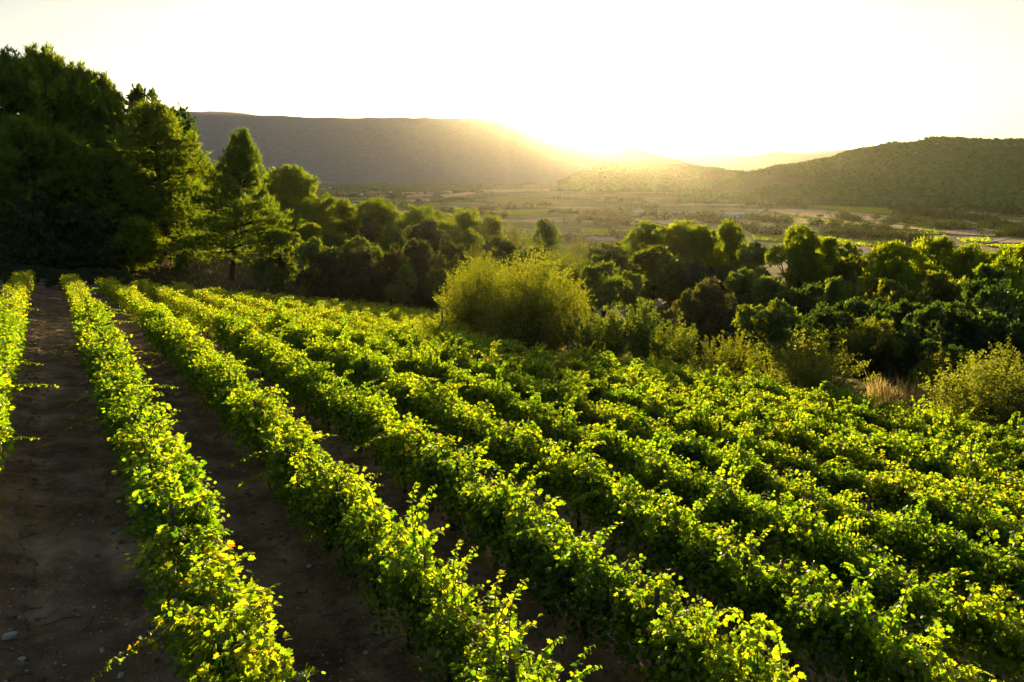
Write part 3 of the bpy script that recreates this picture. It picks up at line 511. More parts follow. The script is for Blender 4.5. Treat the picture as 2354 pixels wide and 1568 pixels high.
# ------------------------------------------------------------------ trees and shrubs
def limb_path(a, b, bend=.15, k=6):
    a = np.array(a, float); b = np.array(b, float); s = np.linspace(0, 1, k)[:, None]; L = np.linalg.norm(b - a)
    p = a + (b - a) * s + np.sin(s * math.pi) * rng.normal(0, bend * L * .35, 3); p[:, 2] += (np.sin(s[:, 0] * math.pi)) * bend * L * .25; return p
def tufts(mb, P, D, n, ln, spread=.9, up=.35, w=1.0, tm=T_NEEDLE):
    """needle brushes: n needles at every point P around direction D"""
    k = len(P); P2 = np.repeat(P, n, 0) + rng.normal(0, .07, (k * n, 3)); D2 = np.repeat(D, n, 0)
    U = D2 + unit(k * n) * spread; U[:, 2] += up
    mb.leaves(P2, U, unit(k * n), ln * rng.uniform(.7, 1.25, k * n) * w, tm)
def pine(seed, H=14., Wd=4.0, base=.22, shape=1.0, n_br=95, lean=0., dens=1.0, flat=0.0, trunks=1, ln=.42):
    global rng
    keep = rng; rng = np.random.default_rng(seed); tr = MB(); cr = MB()
    for tno in range(trunks):
        off = np.array([rng.normal(0, .9), rng.normal(0, .9), 0]) * (trunks > 1); Ht = H * (1 if tno == 0 else rng.uniform(.8, .95))
        s = np.linspace(0, 1, 12); ax = off[None] + np.stack([lean * s ** 1.3 + .18 * np.sin(s * 5 + seed) * (1 - s), .15 * np.sin(s * 4 + 1 + seed) * (1 - s), -.3 + (Ht + .3) * s], -1)
        tr.tube(ax, np.linspace(.017 * H, .02, 12) * (1 if trunks == 1 else .75), 8)
        for b in range(int(n_br / trunks)):
            h = base + (1 - base) * rng.random() ** .72; h = min(h, .985); f = (h - base) / (1 - base)
            env = (math.sin(min(1, (f + .12) / .42) * math.pi / 2) * (1 - f) ** (.75 * shape) * 1.25) if flat == 0 else (math.sqrt(max(.02, 1 - ((f - .55) / .5) ** 2)) if f < .95 else .3)
            L = Wd * env * rng.uniform(.45, 1.2) + .35; a = rng.uniform(0, 2 * math.pi)
            p0 = np.array([np.interp(h, s, ax[:, i]) for i in range(3)]); rise = L * (.10 + .55 * f + rng.normal(0, .12))
            p1 = p0 + np.array([math.cos(a) * L, math.sin(a) * L, rise]); br = limb_path(p0, p1, .18, 7)
            tr.tube(br, np.linspace(.035 + .012 * L, .012, 7), 4)
            m = max(3, int(L * 3.6 * dens)); ss = rng.uniform(.28, 1.02, m); q = np.stack([np.interp(ss, np.linspace(0, 1, 7), br[:, i]) for i in range(3)], -1)
            q += rng.normal(0, .16 + .07 * L, (m, 3)) * np.array([1, 1, .5]); D = (p1 - p0) / (L + .01) * .6 + np.array([0, 0, .55]) + unit(m) * .45
            tufts(cr, q, D, int(11), ln)
            if f > .35: tufts(cr, br[-1] + np.array([[0, 0, .1], [0, 0, .3], [0, 0, .5]]) * (.5 + f), np.tile([0, 0, 1.], (3, 1)), 10, ln * .9)
        lead = np.stack([np.full(9, ax[-1, 0]), np.full(9, ax[-1, 1]), np.linspace(Ht - .9, Ht + .15, 9)], -1) + rng.normal(0, .10, (9, 3))
        tufts(cr, lead, np.tile([0, 0, 1.], (9, 1)), 14, ln * .8)
    rng = keep; return dict(H=H, W=2 * Wd, trunk=tr, crown=cr)
def lobes(seed, H=7., Wd=3.2, n_lobe=15, per=620, leaf=.20, base=.0, tm=T_RHOMB, squash=.85, rag=.16, up=.2, stem=1):
    """broad crowns made of leafy lobes around branching limbs"""
    global rng
    keep = rng; rng = np.random.default_rng(seed); tr = MB(); cr = MB()
    h0 = H * base; s = np.linspace(0, 1, 6); ax = np.stack([.12 * np.sin(s * 4 + seed), .12 * np.sin(s * 3), -.3 + (H * .55 + .3) * s], -1); tr.tube(ax, np.linspace(.026 * H, .010 * H, 6) / stem ** .4, 7)
    for e_ in range(stem - 1): tr.tube(ax * np.array([1, 1, 1.15]) + np.array([[1.1 - 2.0 * e_, .5 * e_ - .4, 0]]) + s[:, None] * np.array([[.7 - 1.4 * e_, .3, 0]]), np.linspace(.018 * H, .008 * H, 6), 6)
    for k in range(n_lobe):
        th = rng.uniform(0, 6.28); f = rng.random(); z = h0 + (H - h0) * (.18 + .68 * f); rmax = Wd * math.sqrt(max(.05, 1 - ((f - .30) / .78) ** 2))
        rad = rmax * math.sqrt(rng.random()) * .78; c = np.array([rad * math.cos(th), rad * math.sin(th), z]); lr = rng.uniform(.20, .34) * min(Wd, H * .55) * (1.15 - .35 * f)
        c[2] = min(c[2], H - lr * .8)
        tr.tube(limb_path(ax[int(rng.integers(2, 6))], c, .2), np.linspace(.012 * H, .012, 6), 4)
        n = int(.72 * per * (lr / (.27 * min(Wd, H * .55))) ** 1.6); ncl = max(6, n // 22); vc = unit(ncl); vc[:, 2] = np.where(rng.random(ncl) < .35, np.abs(vc[:, 2]), vc[:, 2]); ci = rng.integers(0, ncl, n)
        rc = lr * (.72 + .38 * rng.random(ncl) + rng.normal(0, rag * .6, ncl)); loc = rng.normal(0, 1, (n, 3)) * (.105 * lr + .04); v = vc[ci]; q = c + (v * rc[ci][:, None] + loc) * np.array([1, 1, squash])
        cl = vnoise(q[:, 0] * 3 + q[:, 2], q[:, 1] * 3 - q[:, 2], 1.0, seed); kp = cl + rng.random(n) * .5 > .42; q = q[kp]; v = v[kp]; n = len(q)
        U = v * .6 + unit(n) * .8; U[:, 2] += up; cr.leaves(q, U, v * .7 + unit(n) * .7 + np.array([0, 0, .3]), leaf * 1.5 * rng.uniform(.6, 1.3, n), tm)
    rng = keep; return dict(H=H, W=2 * Wd, trunk=tr, crown=cr)
def sprays(seed, H=5., Wd=3., n_st=130, per=70, leaf=.13, spread=1.0, tm=T_RHOMB, bare=.12, arch=.35, fuzz=.16, stems=9, dome=.75):
    """many upright twigs from the base, leaves along them: feathery shrubs and young poplars"""
    global rng
    keep = rng; rng = np.random.default_rng(seed); tr = MB(); cr = MB(); s = np.linspace(0, 1, 8)
    for k in range(n_st):
        a = rng.uniform(0, 6.28); f = math.sqrt(rng.random()); end = np.array([math.cos(a) * Wd * f, math.sin(a) * Wd * f, H * (1 - (1 - dome) * f ** 2 * 1.6) * rng.uniform(.70, 1.03)])
        if rng.random() < .3: end[2] *= rng.uniform(.35, .8); end[:2] *= 1.05
        st = np.array([math.cos(a) * Wd * .28 * f, math.sin(a) * Wd * .28 * f, -.2])
        pts = st + (end - st) * s[:, None]; pts[:, :2] = st[:2] + (end - st)[:2] * (s ** (1.5 + arch))[:, None]; pts += np.sin(s * math.pi)[:, None] * rng.normal(0, .06 * H, 3)
        if k < stems * 4: tr.tube(pts, np.linspace(.010 * H if k < stems else .005 * H, .006, 8), 4)
        m = int(per * rng.uniform(.7, 1.3)); ss = bare + (1 - bare) * rng.random(m) ** .8; q = np.stack([np.interp(ss, s, pts[:, i]) for i in range(3)], -1)
        q += unit(m) * (rng.random(m) ** .7 * fuzz * H * .5 * (1.15 - ss * .85))[:, None]; U = unit(m) * .8; U[:, 2] += .55
        cr.leaves(q, U, unit(m) + np.array([0, 0, .3]), leaf * rng.uniform(.6, 1.3, m), tm)
    rng = keep; return dict(H=H, W=2 * Wd, trunk=tr, crown=cr)

KINDS = {}
def kind(code, mat, *protos):
    for p in protos:
        V = np.concatenate(p['crown'].V); p['H'] = float(np.percentile(V[:, 2], 99.85)); p['W'] = float(2 * np.percentile(np.abs(V[:, 0]), 98.5))
    KINDS[code] = [(p['H'], p['W'], p['trunk'].mesh('trunk', [M['bark']]), p['crown'].mesh('crown', [M[mat]])) for p in protos]
kind('P', 'pine', pine(1, 15, 4.0, .14, .95, n_br=230, dens=1.3, ln=.46), pine(2, 16, 3.6, .10, 1.05, n_br=230, dens=1.3, ln=.46), pine(3, 14, 4.4, .12, 1.1, n_br=230, dens=1.3, ln=.46))
kind('I', 'pine', pine(11, 14, 4.6, .15, 1.6, n_br=230, lean=1.7, dens=1.3, ln=.45))
kind('R', 'pine_warm', lobes(4, 9.5, 4.2, 44, 800, .28, base=.0, tm=T_LANCE, rag=.16, squash=.75), lobes(5, 9, 4.4, 46, 800, .28, base=.0, tm=T_LANCE, rag=.16, squash=.75), lobes(6, 10.5, 4.0, 46, 800, .28, base=.05, tm=T_LANCE, rag=.18, squash=.8))
kind('U', 'pine_warm', lobes(7, 11, 4.2, 30, 800, .28, base=.30, tm=T_LANCE, rag=.16, squash=.65, stem=3), lobes(8, 11, 4.6, 32, 800, .28, base=.36, tm=T_LANCE, rag=.16, squash=.6, stem=1), lobes(9, 12, 4.4, 34, 800, .28, base=.30, tm=T_LANCE, rag=.16, squash=.65, stem=2))
kind('O', 'oak', lobes(20, 7, 3.4, 17, 1000, .20), lobes(21, 6.5, 3.6, 19, 900, .20), lobes(22, 8, 3.4, 18, 1000, .21))
kind('K', 'grey', lobes(23, 6, 3.4, 19, 950, .17, rag=.1), lobes(24, 5.5, 3.2, 17, 950, .17, rag=.1))
kind('N', 'brown', lobes(25, 6, 3.0, 17, 850, .19, rag=.2), lobes(26, 7, 2.8, 16, 850, .19, rag=.2))
kind('B', 'green', lobes(27, 8, 3.2, 19, 900, .22, rag=.2), lobes(28, 9, 3.4, 20, 900, .22, rag=.2), sprays(29, 8, 3.0, 110, 80, .20, fuzz=.2))
kind('D', 'deep', lobes(30, 10, 4.2, 22, 1050, .23, rag=.16), lobes(31, 9, 4.4, 22, 1050, .23, rag=.16), lobes(32, 12, 4.2, 24, 1050, .23, rag=.18))
kind('G', 'gold', sprays(40, 5.6, 3.3, 420, 150, .10, fuzz=.32, dome=.70))
kind('g', 'gold', sprays(41, 4, 2.6, 170, 110, .095, fuzz=.18, dome=.7), sprays(42, 4.5, 2.6, 170, 110, .095, fuzz=.2, dome=.65))
kind('y', 'green', sprays(43, 4, 1.7, 70, 110, .11, fuzz=.16, dome=.75), sprays(44, 4.2, 2.2, 80, 110, .12, fuzz=.2, dome=.6))
kind('L', 'oak', sprays(45, 4.5, 1.9, 44, 230, .135, fuzz=.26, dome=.8, stems=7), sprays(46, 4.5, 1.7, 40, 230, .135, fuzz=.26, dome=.8, stems=7))
kind('W', 'green', lobes(47, 5, 3.8, 20, 700, .17, tm=T_LANCE, rag=.25, squash=.6), )

NAMES = {'P': ('pine_tree', 'pine'), 'I': ('pine_tree', 'pine'), 'R': ('pine_tree', 'pine'), 'U': ('pine_tree', 'pine'), 'O': ('oak_tree', 'oak'), 'K': ('shrub', 'shrub'), 'N': ('shrub', 'shrub'),
         'B': ('leafy_tree', 'tree'), 'D': ('leafy_tree', 'tree'), 'G': ('golden_bush', 'bush'), 'g': ('golden_shrub', 'shrub'), 'y': ('young_tree', 'young tree'), 'L': ('young_oak', 'oak'), 'W': ('leafy_tree', 'tree')}
TREES = [
 # kind, px centre, py top, distance, px width, label
 ('P', 2, 112, 92, 250, 'tall dark pine at the far left edge, rising out of the pine wood'),
 ('P', 92, 106, 96, 215, 'tallest dark pine of the left wood with a pointed ragged top'),
 ('P', 168, 146, 97, 190, 'tall slim pine right of the tallest one in the left wood'),
 ('P', 226, 168, 99, 200, 'pointed pine in the left wood, behind the round dark tree'),
 ('D', 312, 203, 104, 190, 'round dark tree top at the right shoulder of the left pine wood'),
 ('P', 345, 238, 86, 235, 'big spreading sunlit pine at the right end of the left wood'),
 ('P', 40, 270, 84, 250, 'dark lower pine in front of the left wood by the frame edge'),
 ('P', 140, 300, 85, 240, 'dark bluish pine in the middle of the left wood front'),
 ('P', 245, 345, 83, 210, 'dark green pine in shade, left of the big spreading pine'),
 ('D', 60, 440, 80, 170, 'dense dark tree low at the foot of the left wood'),
 ('D', 180, 470, 80, 150, 'dark undergrowth tree under the pines of the left wood'),
 ('P', 425, 352, 90, 90, 'narrow dark green pine close to the right of the big spreading pine'),
 ('P', 468, 362, 108, 100, 'green pine behind, filling the gap left of the lone leaning pine'),
 ('R', 300, 500, 79, 130, 'low golden brown pine under the big spreading pine'),
 ('O', 420, 545, 80, 90, 'small dark oak in shade left of the lone leaning pine'),
 ('I', 505, 298, 76, 210, 'lone leaning pine with bare lower trunk before the golden slope'),
 ('R', 654, 384, 160, 150, 'dense rounded dark pine right behind the lone leaning pine'),
 ('P', 600, 430, 120, 90, 'slim pine half hidden behind the lone leaning pine'),
 ('O', 640, 528, 76, 120, 'dark oak just right of the lone leaning pine, first of the shrub belt'),
 ('O', 715, 548, 75, 110, 'brown green oak with sunlit top, second in the shrub belt'),
 ('K', 745, 575, 72, 110, 'dark grey green shrub bulging low before the brown green oak'),
 ('K', 812, 570, 71, 110, 'grey green rounded shrub in the middle of the shrub belt'),
 ('O', 820, 545, 78, 110, 'oak with a golden rim behind the grey green rounded shrub'),
 ('N', 890, 562, 74, 90, 'brownish shrub with lit top right of the grey green rounded shrub'),
 ('N', 958, 552, 73, 95, 'copper toned upright shrub at the right of the shrub belt'),
 ('O', 935, 610, 68, 90, 'low dark bush in shade before the copper toned shrub'),
 ('D', 985, 640, 66, 70, 'low green bush in shade beside the large golden bush'),
 ('N', 1040, 545, 76, 85, 'golden tipped open tree left behind the large golden bush'),
 ('R', 740, 448, 150, 70, 'sunlit yellowish pine right of the dense rounded dark pine'),
 ('R', 790, 460, 138, 100, 'green pine, first of the pine belt before the valley'),
 ('R', 862, 458, 136, 105, 'taller green pine, second of the pine belt before the valley'),
 ('R', 905, 490, 150, 70, 'small pine in the dip of the pine belt before the valley'),
 ('R', 962, 474, 140, 105, 'round topped dark pine standing out of the pine belt'),
 ('U', 1012, 486, 150, 60, 'small flat topped pine between two round pines of the belt'),
 ('R', 1068, 482, 140, 105, 'broad round pine, the rightmost large one of the pine belt'),
 ('R', 1120, 497, 155, 65, 'sunlit pine at the right end of the pine belt'),
 ('B', 1175, 508, 165, 95, 'pale green tree in the sun haze right of the pine belt'),
 ('P', 1252, 503, 150, 95, 'bluish pine in the sun haze straight below the sun'),
 ('B', 1150, 545, 120, 100, 'green leafy tree behind the large golden bush, left'),
 ('D', 1215, 570, 105, 80, 'small dark round tree just above the large golden bush'),
 ('B', 1330, 540, 190, 60, 'small round tree by the first valley field, right of the bluish pine'),
 ('B', 1375, 560, 160, 70, 'round green tree among scrub left of the right pine group'),
 ('y', 1310, 570, 105, 90, 'upright pale green trees above the large golden bush, right'),
 ('D', 1400, 575, 125, 70, 'dark green tree left below the right pine group'),
 ('B', 1440, 545, 140, 80, 'yellow green tree leaning on the left of the right pine group'),
 ('G', 1105, 586, 47, 175, 'golden bush on the left, half behind the large one'),
 ('G', 1228, 580, 42, 235, 'large golden feathery bush glowing at the far edge of the vines'),
 ('O', 1390, 604, 74, 125, 'round dark oak right of the large golden bush'),
 ('O', 1445, 625, 78, 70, 'small dark oak at the track, right of the round dark oak'),
 ('U', 1490, 512, 128, 110, 'leftmost pine of the right group, brown green with broad top'),
 ('R', 1570, 510, 124, 110, 'large brown green pine in the middle of the right group'),
 ('R', 1625, 520, 126, 95, 'dense pine right of the middle of the right group'),
 ('R', 1685, 509, 134, 90, 'greener round pine at the right of the right group'),
 ('O', 1735, 560, 120, 100, 'dark oak sloping down from the right pine group'),
 ('B', 1505, 565, 98, 150, 'fresh green leafy tree before the right pine group'),
 ('N', 1590, 600, 100, 100, 'brownish tree below the right pine group'),
 ('U', 1838, 520, 108, 125, 'umbrella pine with several bare trunks, by itself'),
 ('U', 1890, 545, 112, 80, 'smaller pine close to the right of the many trunked umbrella pine'),
 ('K', 1625, 645, 62, 150, 'big grey green bush beside the pale track'),
 ('N', 1585, 668, 66, 80, 'pinkish grey bush at the left of the big grey green bush'),
 ('O', 1710, 618, 84, 130, 'dull green oak behind the big grey green bush'),
 ('O', 1760, 640, 78, 90, 'dark oak between the grey green bush and the dark green bush'),
 ('D', 1850, 652, 74, 110, 'dark green round bush below the umbrella pine'),
 ('L', 1345, 715, 40, 100, 'open dark oak touching the right foot of the large golden bush'),
 ('L', 1402, 705, 40, 120, 'leafy young oak with bright rim, second right of the golden bush'),
 ('L', 1487, 690, 40, 125, 'tall ragged young oak, third right of the golden bush'),
 ('L', 1560, 728, 40, 110, 'small ragged young oak beside the yellow green saplings'),
 ('y', 1645, 765, 39, 95, 'yellow green sapling clump behind the last vine row, left one'),
 ('y', 1700, 760, 40, 95, 'yellow green sapling clump touching the dense dark oak'),
 ('O', 1775, 692, 45, 175, 'dense dark oak standing behind the vine edge'),
 ('g', 1880, 765, 38.5, 225, 'broad golden shrub at the vine edge right of the dense dark oak'),
 ('y', 1865, 752, 41, 80, 'light green sapling rising behind the broad golden shrub'),
 ('W', 2010, 738, 50, 240, 'feathery green tree sloping right behind the broad golden shrub'),
 ('y', 2165, 803, 44, 95, 'light green sapling above the strip of dry grass'),
 ('g', 2310, 812, 38, 280, 'large golden shrub at the right edge beside the dry grass'),
 ('y', 2335, 785, 41, 160, 'tall light sapling behind the large golden shrub at the right edge'),
 ('U', 2078, 560, 100, 135, 'flat topped pine with visible trunk in the right wood'),
 ('R', 2170, 548, 122, 115, 'broad sunlit pine crown, highest of the right wood'),
 ('R', 2235, 562, 125, 95, 'brown green pine crown right of the highest one'),
 ('R', 2300, 575, 118, 95, 'dark pine crown near the right edge of the picture'),
 ('R', 2350, 555, 130, 90, 'pine crown cut by the right edge of the picture'),
 ('O', 1945, 560, 150, 120, 'low dark oak crown at the end of the green valley vineyard'),
 ('B', 1960, 590, 112, 120, 'bright yellow green tree in the sunlit gap of the right wood'),
 ('B', 2010, 600, 105, 110, 'second bright yellow green tree in the sunlit gap'),
 ('y', 1995, 622, 92, 70, 'slender light green tree low in the sunlit gap'),
 ('O', 1925, 640, 88, 100, 'dark small oak below the sunlit gap'),
 ('B', 2060, 650, 80, 110, 'green tree with lit top in the middle of the right wood'),
 ('B', 2185, 630, 78, 110, 'pale stemmed green tree standing out of the dark right wood'),
 ('D', 2270, 615, 90, 150, 'dark tree mass right of the pale stemmed tree'),
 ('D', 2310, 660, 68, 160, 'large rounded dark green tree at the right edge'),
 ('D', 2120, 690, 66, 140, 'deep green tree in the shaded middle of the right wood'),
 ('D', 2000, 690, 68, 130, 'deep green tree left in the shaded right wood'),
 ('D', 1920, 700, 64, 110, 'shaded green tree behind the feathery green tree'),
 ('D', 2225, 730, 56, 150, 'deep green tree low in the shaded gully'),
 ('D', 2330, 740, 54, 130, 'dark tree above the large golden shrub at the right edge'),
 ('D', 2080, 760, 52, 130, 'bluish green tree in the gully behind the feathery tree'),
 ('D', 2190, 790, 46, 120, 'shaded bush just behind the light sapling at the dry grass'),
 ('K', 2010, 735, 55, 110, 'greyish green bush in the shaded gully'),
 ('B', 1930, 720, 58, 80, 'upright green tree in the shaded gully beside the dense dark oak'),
]
def plant(code, px, top, D, w, label, group=None, jit=None):
    protos = KINDS[code]; k = int(rng.integers(len(protos))); H, W, tm, cm = protos[k]
    p = at(px, top, D); g = float(ground(p[0], p[1])); h = max(1.2, p[2] - g); s = h / (H * 1.0)
    dep = D * math.cos(math.atan2(p[0], p[1])); wid = w / F * dep; sx = min(max(wid / W, .72 * s), 1.75 * s)
    nm, cat = NAMES[code]; o = empty(nm, (p[0], p[1], g), 0 if code == 'I' else rng.uniform(0, 6.28)); o.scale = (sx, sx, s)
    tag(o, label, cat, group); link('trunk', tm, o); link('crown', cm, o); return o
for a in TREES: plant(*a)
# lower scrub between the named trees, grouped
for (x0, x1, y0, y1, D0, D1, n, codes, wl_, lab) in [
    (1270, 1480, 560, 640, 90, 170, 16, 'BOBN', (45, 85), 'small tree of the sunlit scrub between the golden bush and the right pine group'),
    (1900, 2350, 580, 650, 95, 150, 16, 'BRBO', (60, 110), 'tree of the sunlit right wood behind the flat topped pine'),
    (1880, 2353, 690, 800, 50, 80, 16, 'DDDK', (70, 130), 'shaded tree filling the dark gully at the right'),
    (700, 1130, 500, 560, 100, 130, 12, 'RORN', (60, 100), 'pine or oak in shade behind the shrub belt'),
    (0, 330, 480, 560, 80, 90, 10, 'DPDO', (80, 130), 'dark tree in the shade at the foot of the left pine wood'),
    (0, 400, 300, 420, 100, 120, 10, 'PPPP', (110, 160), 'dark pine inside the left pine wood'),
    (620, 740, 480, 520, 125, 160, 3, 'RR', (70, 110), 'pine in the shade beneath the dense rounded dark pine'),
    (1560, 1800, 600, 650, 95, 125, 9, 'ODON', (60, 110), 'dark oak beneath the right pine group')]:
    for k in range(n):
        f = (k + rng.random()) / n; plant(codes[k % len(codes)], x0 + (x1 - x0) * f, rng.uniform(y0, y1), rng.uniform(D0, D1), rng.uniform(*wl_), lab, lab.replace('tree', 'trees', 1) if 'tree' in lab else lab)
# low ground shrubbery covering the slopes below the trees
n = 2600; a = rng.uniform(R(-42), R(44), n); d = rng.uniform(62, 330, n); x = d * np.sin(a); y = d * np.cos(a); u_, t_ = ut(x, y)
ok = ((u_ > 16.5) | (t_ > tfar(u_) + 13)) & (vnoise(x, y, 16, 31) > .42); x, y = x[ok], y[ok]
dtrk = np.full(len(x), 1e9)
for p in trk: dtrk = np.minimum(dtrk, np.hypot(x - p[0], y - p[1]))
ok = dtrk > 9; x, y = x[ok], y[ok]
sm_ = lobes(60, 1.6, 1.3, 5, 120, .17, base=.02); SV = np.concatenate(sm_['crown'].V)[:]; SL = np.concatenate(sm_['crown'].L).reshape(-1, 3)
mb = MB()
for xx, yy in zip(x, y):
    s = rng.uniform(.6, 1.6); c_, s_ = math.cos(xx * 7), math.sin(xx * 7); V = SV * s
    mb.add_block(np.stack([V[:, 0] * c_ - V[:, 1] * s_ + xx, V[:, 0] * s_ + V[:, 1] * c_ + yy, V[:, 2] + float(ground(xx, yy))], -1), SL)
o = mb.build('undergrowth', [M['oak']]); tag(o, kind='stuff')
# ------------------------------------------------------------------ the vineyard
def vine_proto(seed, lean=0.0, n_cane=21, lo=False):
    """one trellised vine along local x (the row); returns trunk / foliage / shoot meshes"""
    global rng
    keep = rng; rng = np.random.default_rng(seed)
    tr = MB(); k = 7; zz = np.linspace(-.08, .74, k)
    px = np.cumsum(rng.normal(0, .018, k)); py = np.cumsum(rng.normal(0, .018, k)); px -= px[0]; py -= py[0]
    tr.tube(np.stack([px, py, zz], -1), np.linspace(.045, .030, k) * rng.uniform(.8, 1.3), 6)
    for s in (-1, 1):
        xs = np.linspace(0, .5 * s, 5)
        tr.tube(np.stack([px[-1] + xs, py[-1] + np.cumsum(rng.normal(0, .012, 5)), zz[-1] + .05 * np.sin(np.linspace(0, 2, 5)) - .02], -1), np.linspace(.028, .016, 5), 5)
    P = []; U = []; N = []; S = []; canes = MB()
    for c in range(n_cane):
        x0 = rng.uniform(-.58, .58); L = rng.uniform(.65, 1.25); side = rng.choice([-1, 1])
        sp = rng.uniform(.03, .46) * side; fx = rng.normal(0, .18); top = rng.uniform(.55, 1.08)
        s = np.linspace(0, 1, 9)
        pts = np.stack([x0 + fx * s, sp * s ** 1.4, .72 + top * (1.55 * s - .62 * s ** 2.6) * .92], -1)
        pts[:, 2] -= np.maximum(0, s - .7) ** 2 * rng.uniform(0, 3.2)
        canes.tube(pts, np.linspace(.006, .003, 9), 3)
        m = int(L * (24 if lo else 54)); ss = rng.uniform(.03, 1, m)
        q = np.stack([np.interp(ss, s, pts[:, a]) for a in range(3)], -1)
        side_v = unit(m); side_v[:, 2] *= .4
        q += side_v * rng.uniform(.02, .15, m)[:, None]
        dr = side_v + np.array([0, side * .35, -.35]); P.append(q); U.append(dr); S.append(rng.uniform(.045, .102, m) * (1.25 - .5 * ss))
        nn = unit(m) * .85 + np.array([.0, side * .75, .25]); N.append(nn)
    m = 340 if lo else 800                     # inner and hanging leaves
    q = np.stack([rng.uniform(-.6, .6, m), np.clip(rng.normal(0, .24, m), -.40, .40), .34 + 1.0 * rng.beta(1.4, 1.3, m)], -1)
    P.append(q); dd = unit(m); dd[:, 2] -= .7; U.append(dd); N.append(unit(m) * .8 + np.stack([np.zeros(m), np.sign(q[:, 1]) * .8, np.full(m, .2)], -1)); S.append(rng.uniform(.05, .108, m))
    fo = MB(); fo.leaves(np.concatenate(P), np.concatenate(U), np.concatenate(N), np.concatenate(S), T_VINE_LOW if lo else T_VINE)
    rng = keep
    return tr, fo, canes
def shoot_mesh(seed, kind):
    """a long shoot leaving the row: 'side' reaches over the alley, 'up' stands above the canopy and nods"""
    global rng
    keep = rng; rng = np.random.default_rng(seed); mb = MB()
    for _ in range(1 if kind == 'side' else rng.integers(3, 6)):
        s = np.linspace(0, 1, 9); sg = rng.choice([-1, 1])
        if kind == 'side':
            L = rng.uniform(.75, 1.35); pts = np.stack([rng.uniform(-.3, .3) + .2 * s * rng.normal(), sg * (.02 + (L + .13) * s), 1.15 + .45 * s - .5 * s ** 2 + rng.uniform(-.25, .2)], -1)
        else:
            H = rng.uniform(.35, .95); pts = np.stack([rng.uniform(-.4, .4) + .3 * s * rng.normal(), sg * .35 * s ** 2, 1.35 + H * (1.7 * s - .75 * s ** 2.5)], -1)
        mb.tube(pts, np.linspace(.010, .005, 9), 4, 1)
        m = int(58 if kind == 'side' else 22); ss = np.linspace(.05, 1, m)
        q = np.stack([np.interp(ss, s, pts[:, a]) for a in range(3)], -1); dr = unit(m) * .8; dr[:, 2] -= .5
        dr[:, 1] += np.where(np.arange(m) % 2, .6, -.6) * (.3 if kind == 'side' else 1); dr[:, 0] += np.where(np.arange(m) % 2, .8, -.8)
        mb.leaves(q, dr, unit(m) * .8 + np.array([0, 0, .3]), rng.uniform(.07, .115, m) * (1.25 - .75 * ss), T_VINE, 0)
    rng = keep; return mb
N_PROTO = 10
VP = []
for k in range(N_PROTO):
    tr, fo, ca = vine_proto(100 + k)
    sh = shoot_mesh(300 + k, 'side' if k % 3 == 0 else 'up') if k % 10 != 4 else None
    VP.append((tr.mesh('trunk', [M['vinewood']]), fo.mesh('foliage', [M['vine']]), ca.mesh('canes', [M['cane']]), sh.mesh('shoot', [M['vine'], M['cane']]) if sh else None))
# planting positions
spots = []
for u in range(0, 15):
    t1 = float(tfar(u)) + rng.uniform(-.6, .6); t0 = 1.5 + max(0, u - 3) * .35
    if u == 0: t0 = 13
    for t in np.arange(t0, t1, 1.05):
        if u >= 9 and np.interp(u, [9, 10, 11, 12, 13, 14], [26.5, 26, 25, 22.5, 17, 14]) < t < 36 + (u - 9) * 5: continue      # the bushes bite into the last rows here
        tt = t + rng.normal(0, .06); uu = u + rng.normal(0, .025); uu -= .07 * (u == 0); x, y = xy(uu, tt)
        d = math.hypot(x, y); pxx = PCX + F * x / max(y * math.cos(PITCH), .1)
        seen = y > 2.5 and -260 < pxx < 2353 + 260 and d > 4
        spots.append((d if seen else 1e3 + d, u, x, y, t))
spots.sort()
NEAR = 300
ROWS = ['leftmost row beside the dirt track', 'second row from the left', 'third row from the left', 'fourth row from the left',
        'fifth row from the left', 'sixth row from the left', 'seventh row from the left', 'eighth row from the left', 'ninth row from the left',
        'tenth row from the left', 'eleventh row from the left', 'twelfth row from the left', 'thirteenth row from the left',
        'fourteenth row from the left', 'last row at the right edge']
rowz = math.atan2(NX, -NY)
for k, (d, u, x, y, t) in enumerate(spots[:NEAR]):
    p = VP[int(rng.integers(N_PROTO))]
    o = empty('grapevine', (x, y, float(ground(x, y))), rowz + (math.pi if rng.random() < .5 else 0) + rng.normal(0, .05))
    s = rng.uniform(.92, 1.08); o.scale = (rng.uniform(.95, 1.12), s * rng.uniform(.98, 1.32), s * rng.uniform(.90, 1.12))
    tag(o, 'sunlit green grapevine in the ' + ROWS[u], 'grapevine', 'grapevines in the trellised rows')
    for nm, me in zip(('trunk', 'foliage', 'canes', 'shoot'), p):
        if me is None or (nm == 'shoot' and rng.random() < .2): continue
        link(nm, me, o)
# the farther vines of the same rows, one mass of leaves
LOW = [vine_proto(500 + k, n_cane=15, lo=True) for k in range(6)]
far = MB()
for (d, u, x, y, t) in spots[NEAR:]:
    tr, fo, ca = LOW[int(rng.integers(6))]
    a = rowz + (math.pi if rng.random() < .5 else 0) + rng.normal(0, .08); c_, s_ = math.cos(a), math.sin(a); sc = rng.uniform(.92, 1.12); g = float(ground(x, y))
    for src, mt in ((fo, 0), (tr, 1)):
        V = np.concatenate(src.V) * sc; V = np.stack([V[:, 0] * c_ - V[:, 1] * s_ + x, V[:, 0] * s_ + V[:, 1] * c_ + y, V[:, 2] + g], -1)
        far.add_block(V, np.concatenate(src.L).reshape(-1, 4), mt)
o = far.build('distant_grapevines', [M['vine'], M['vinewood']]); tag(o, kind='stuff')
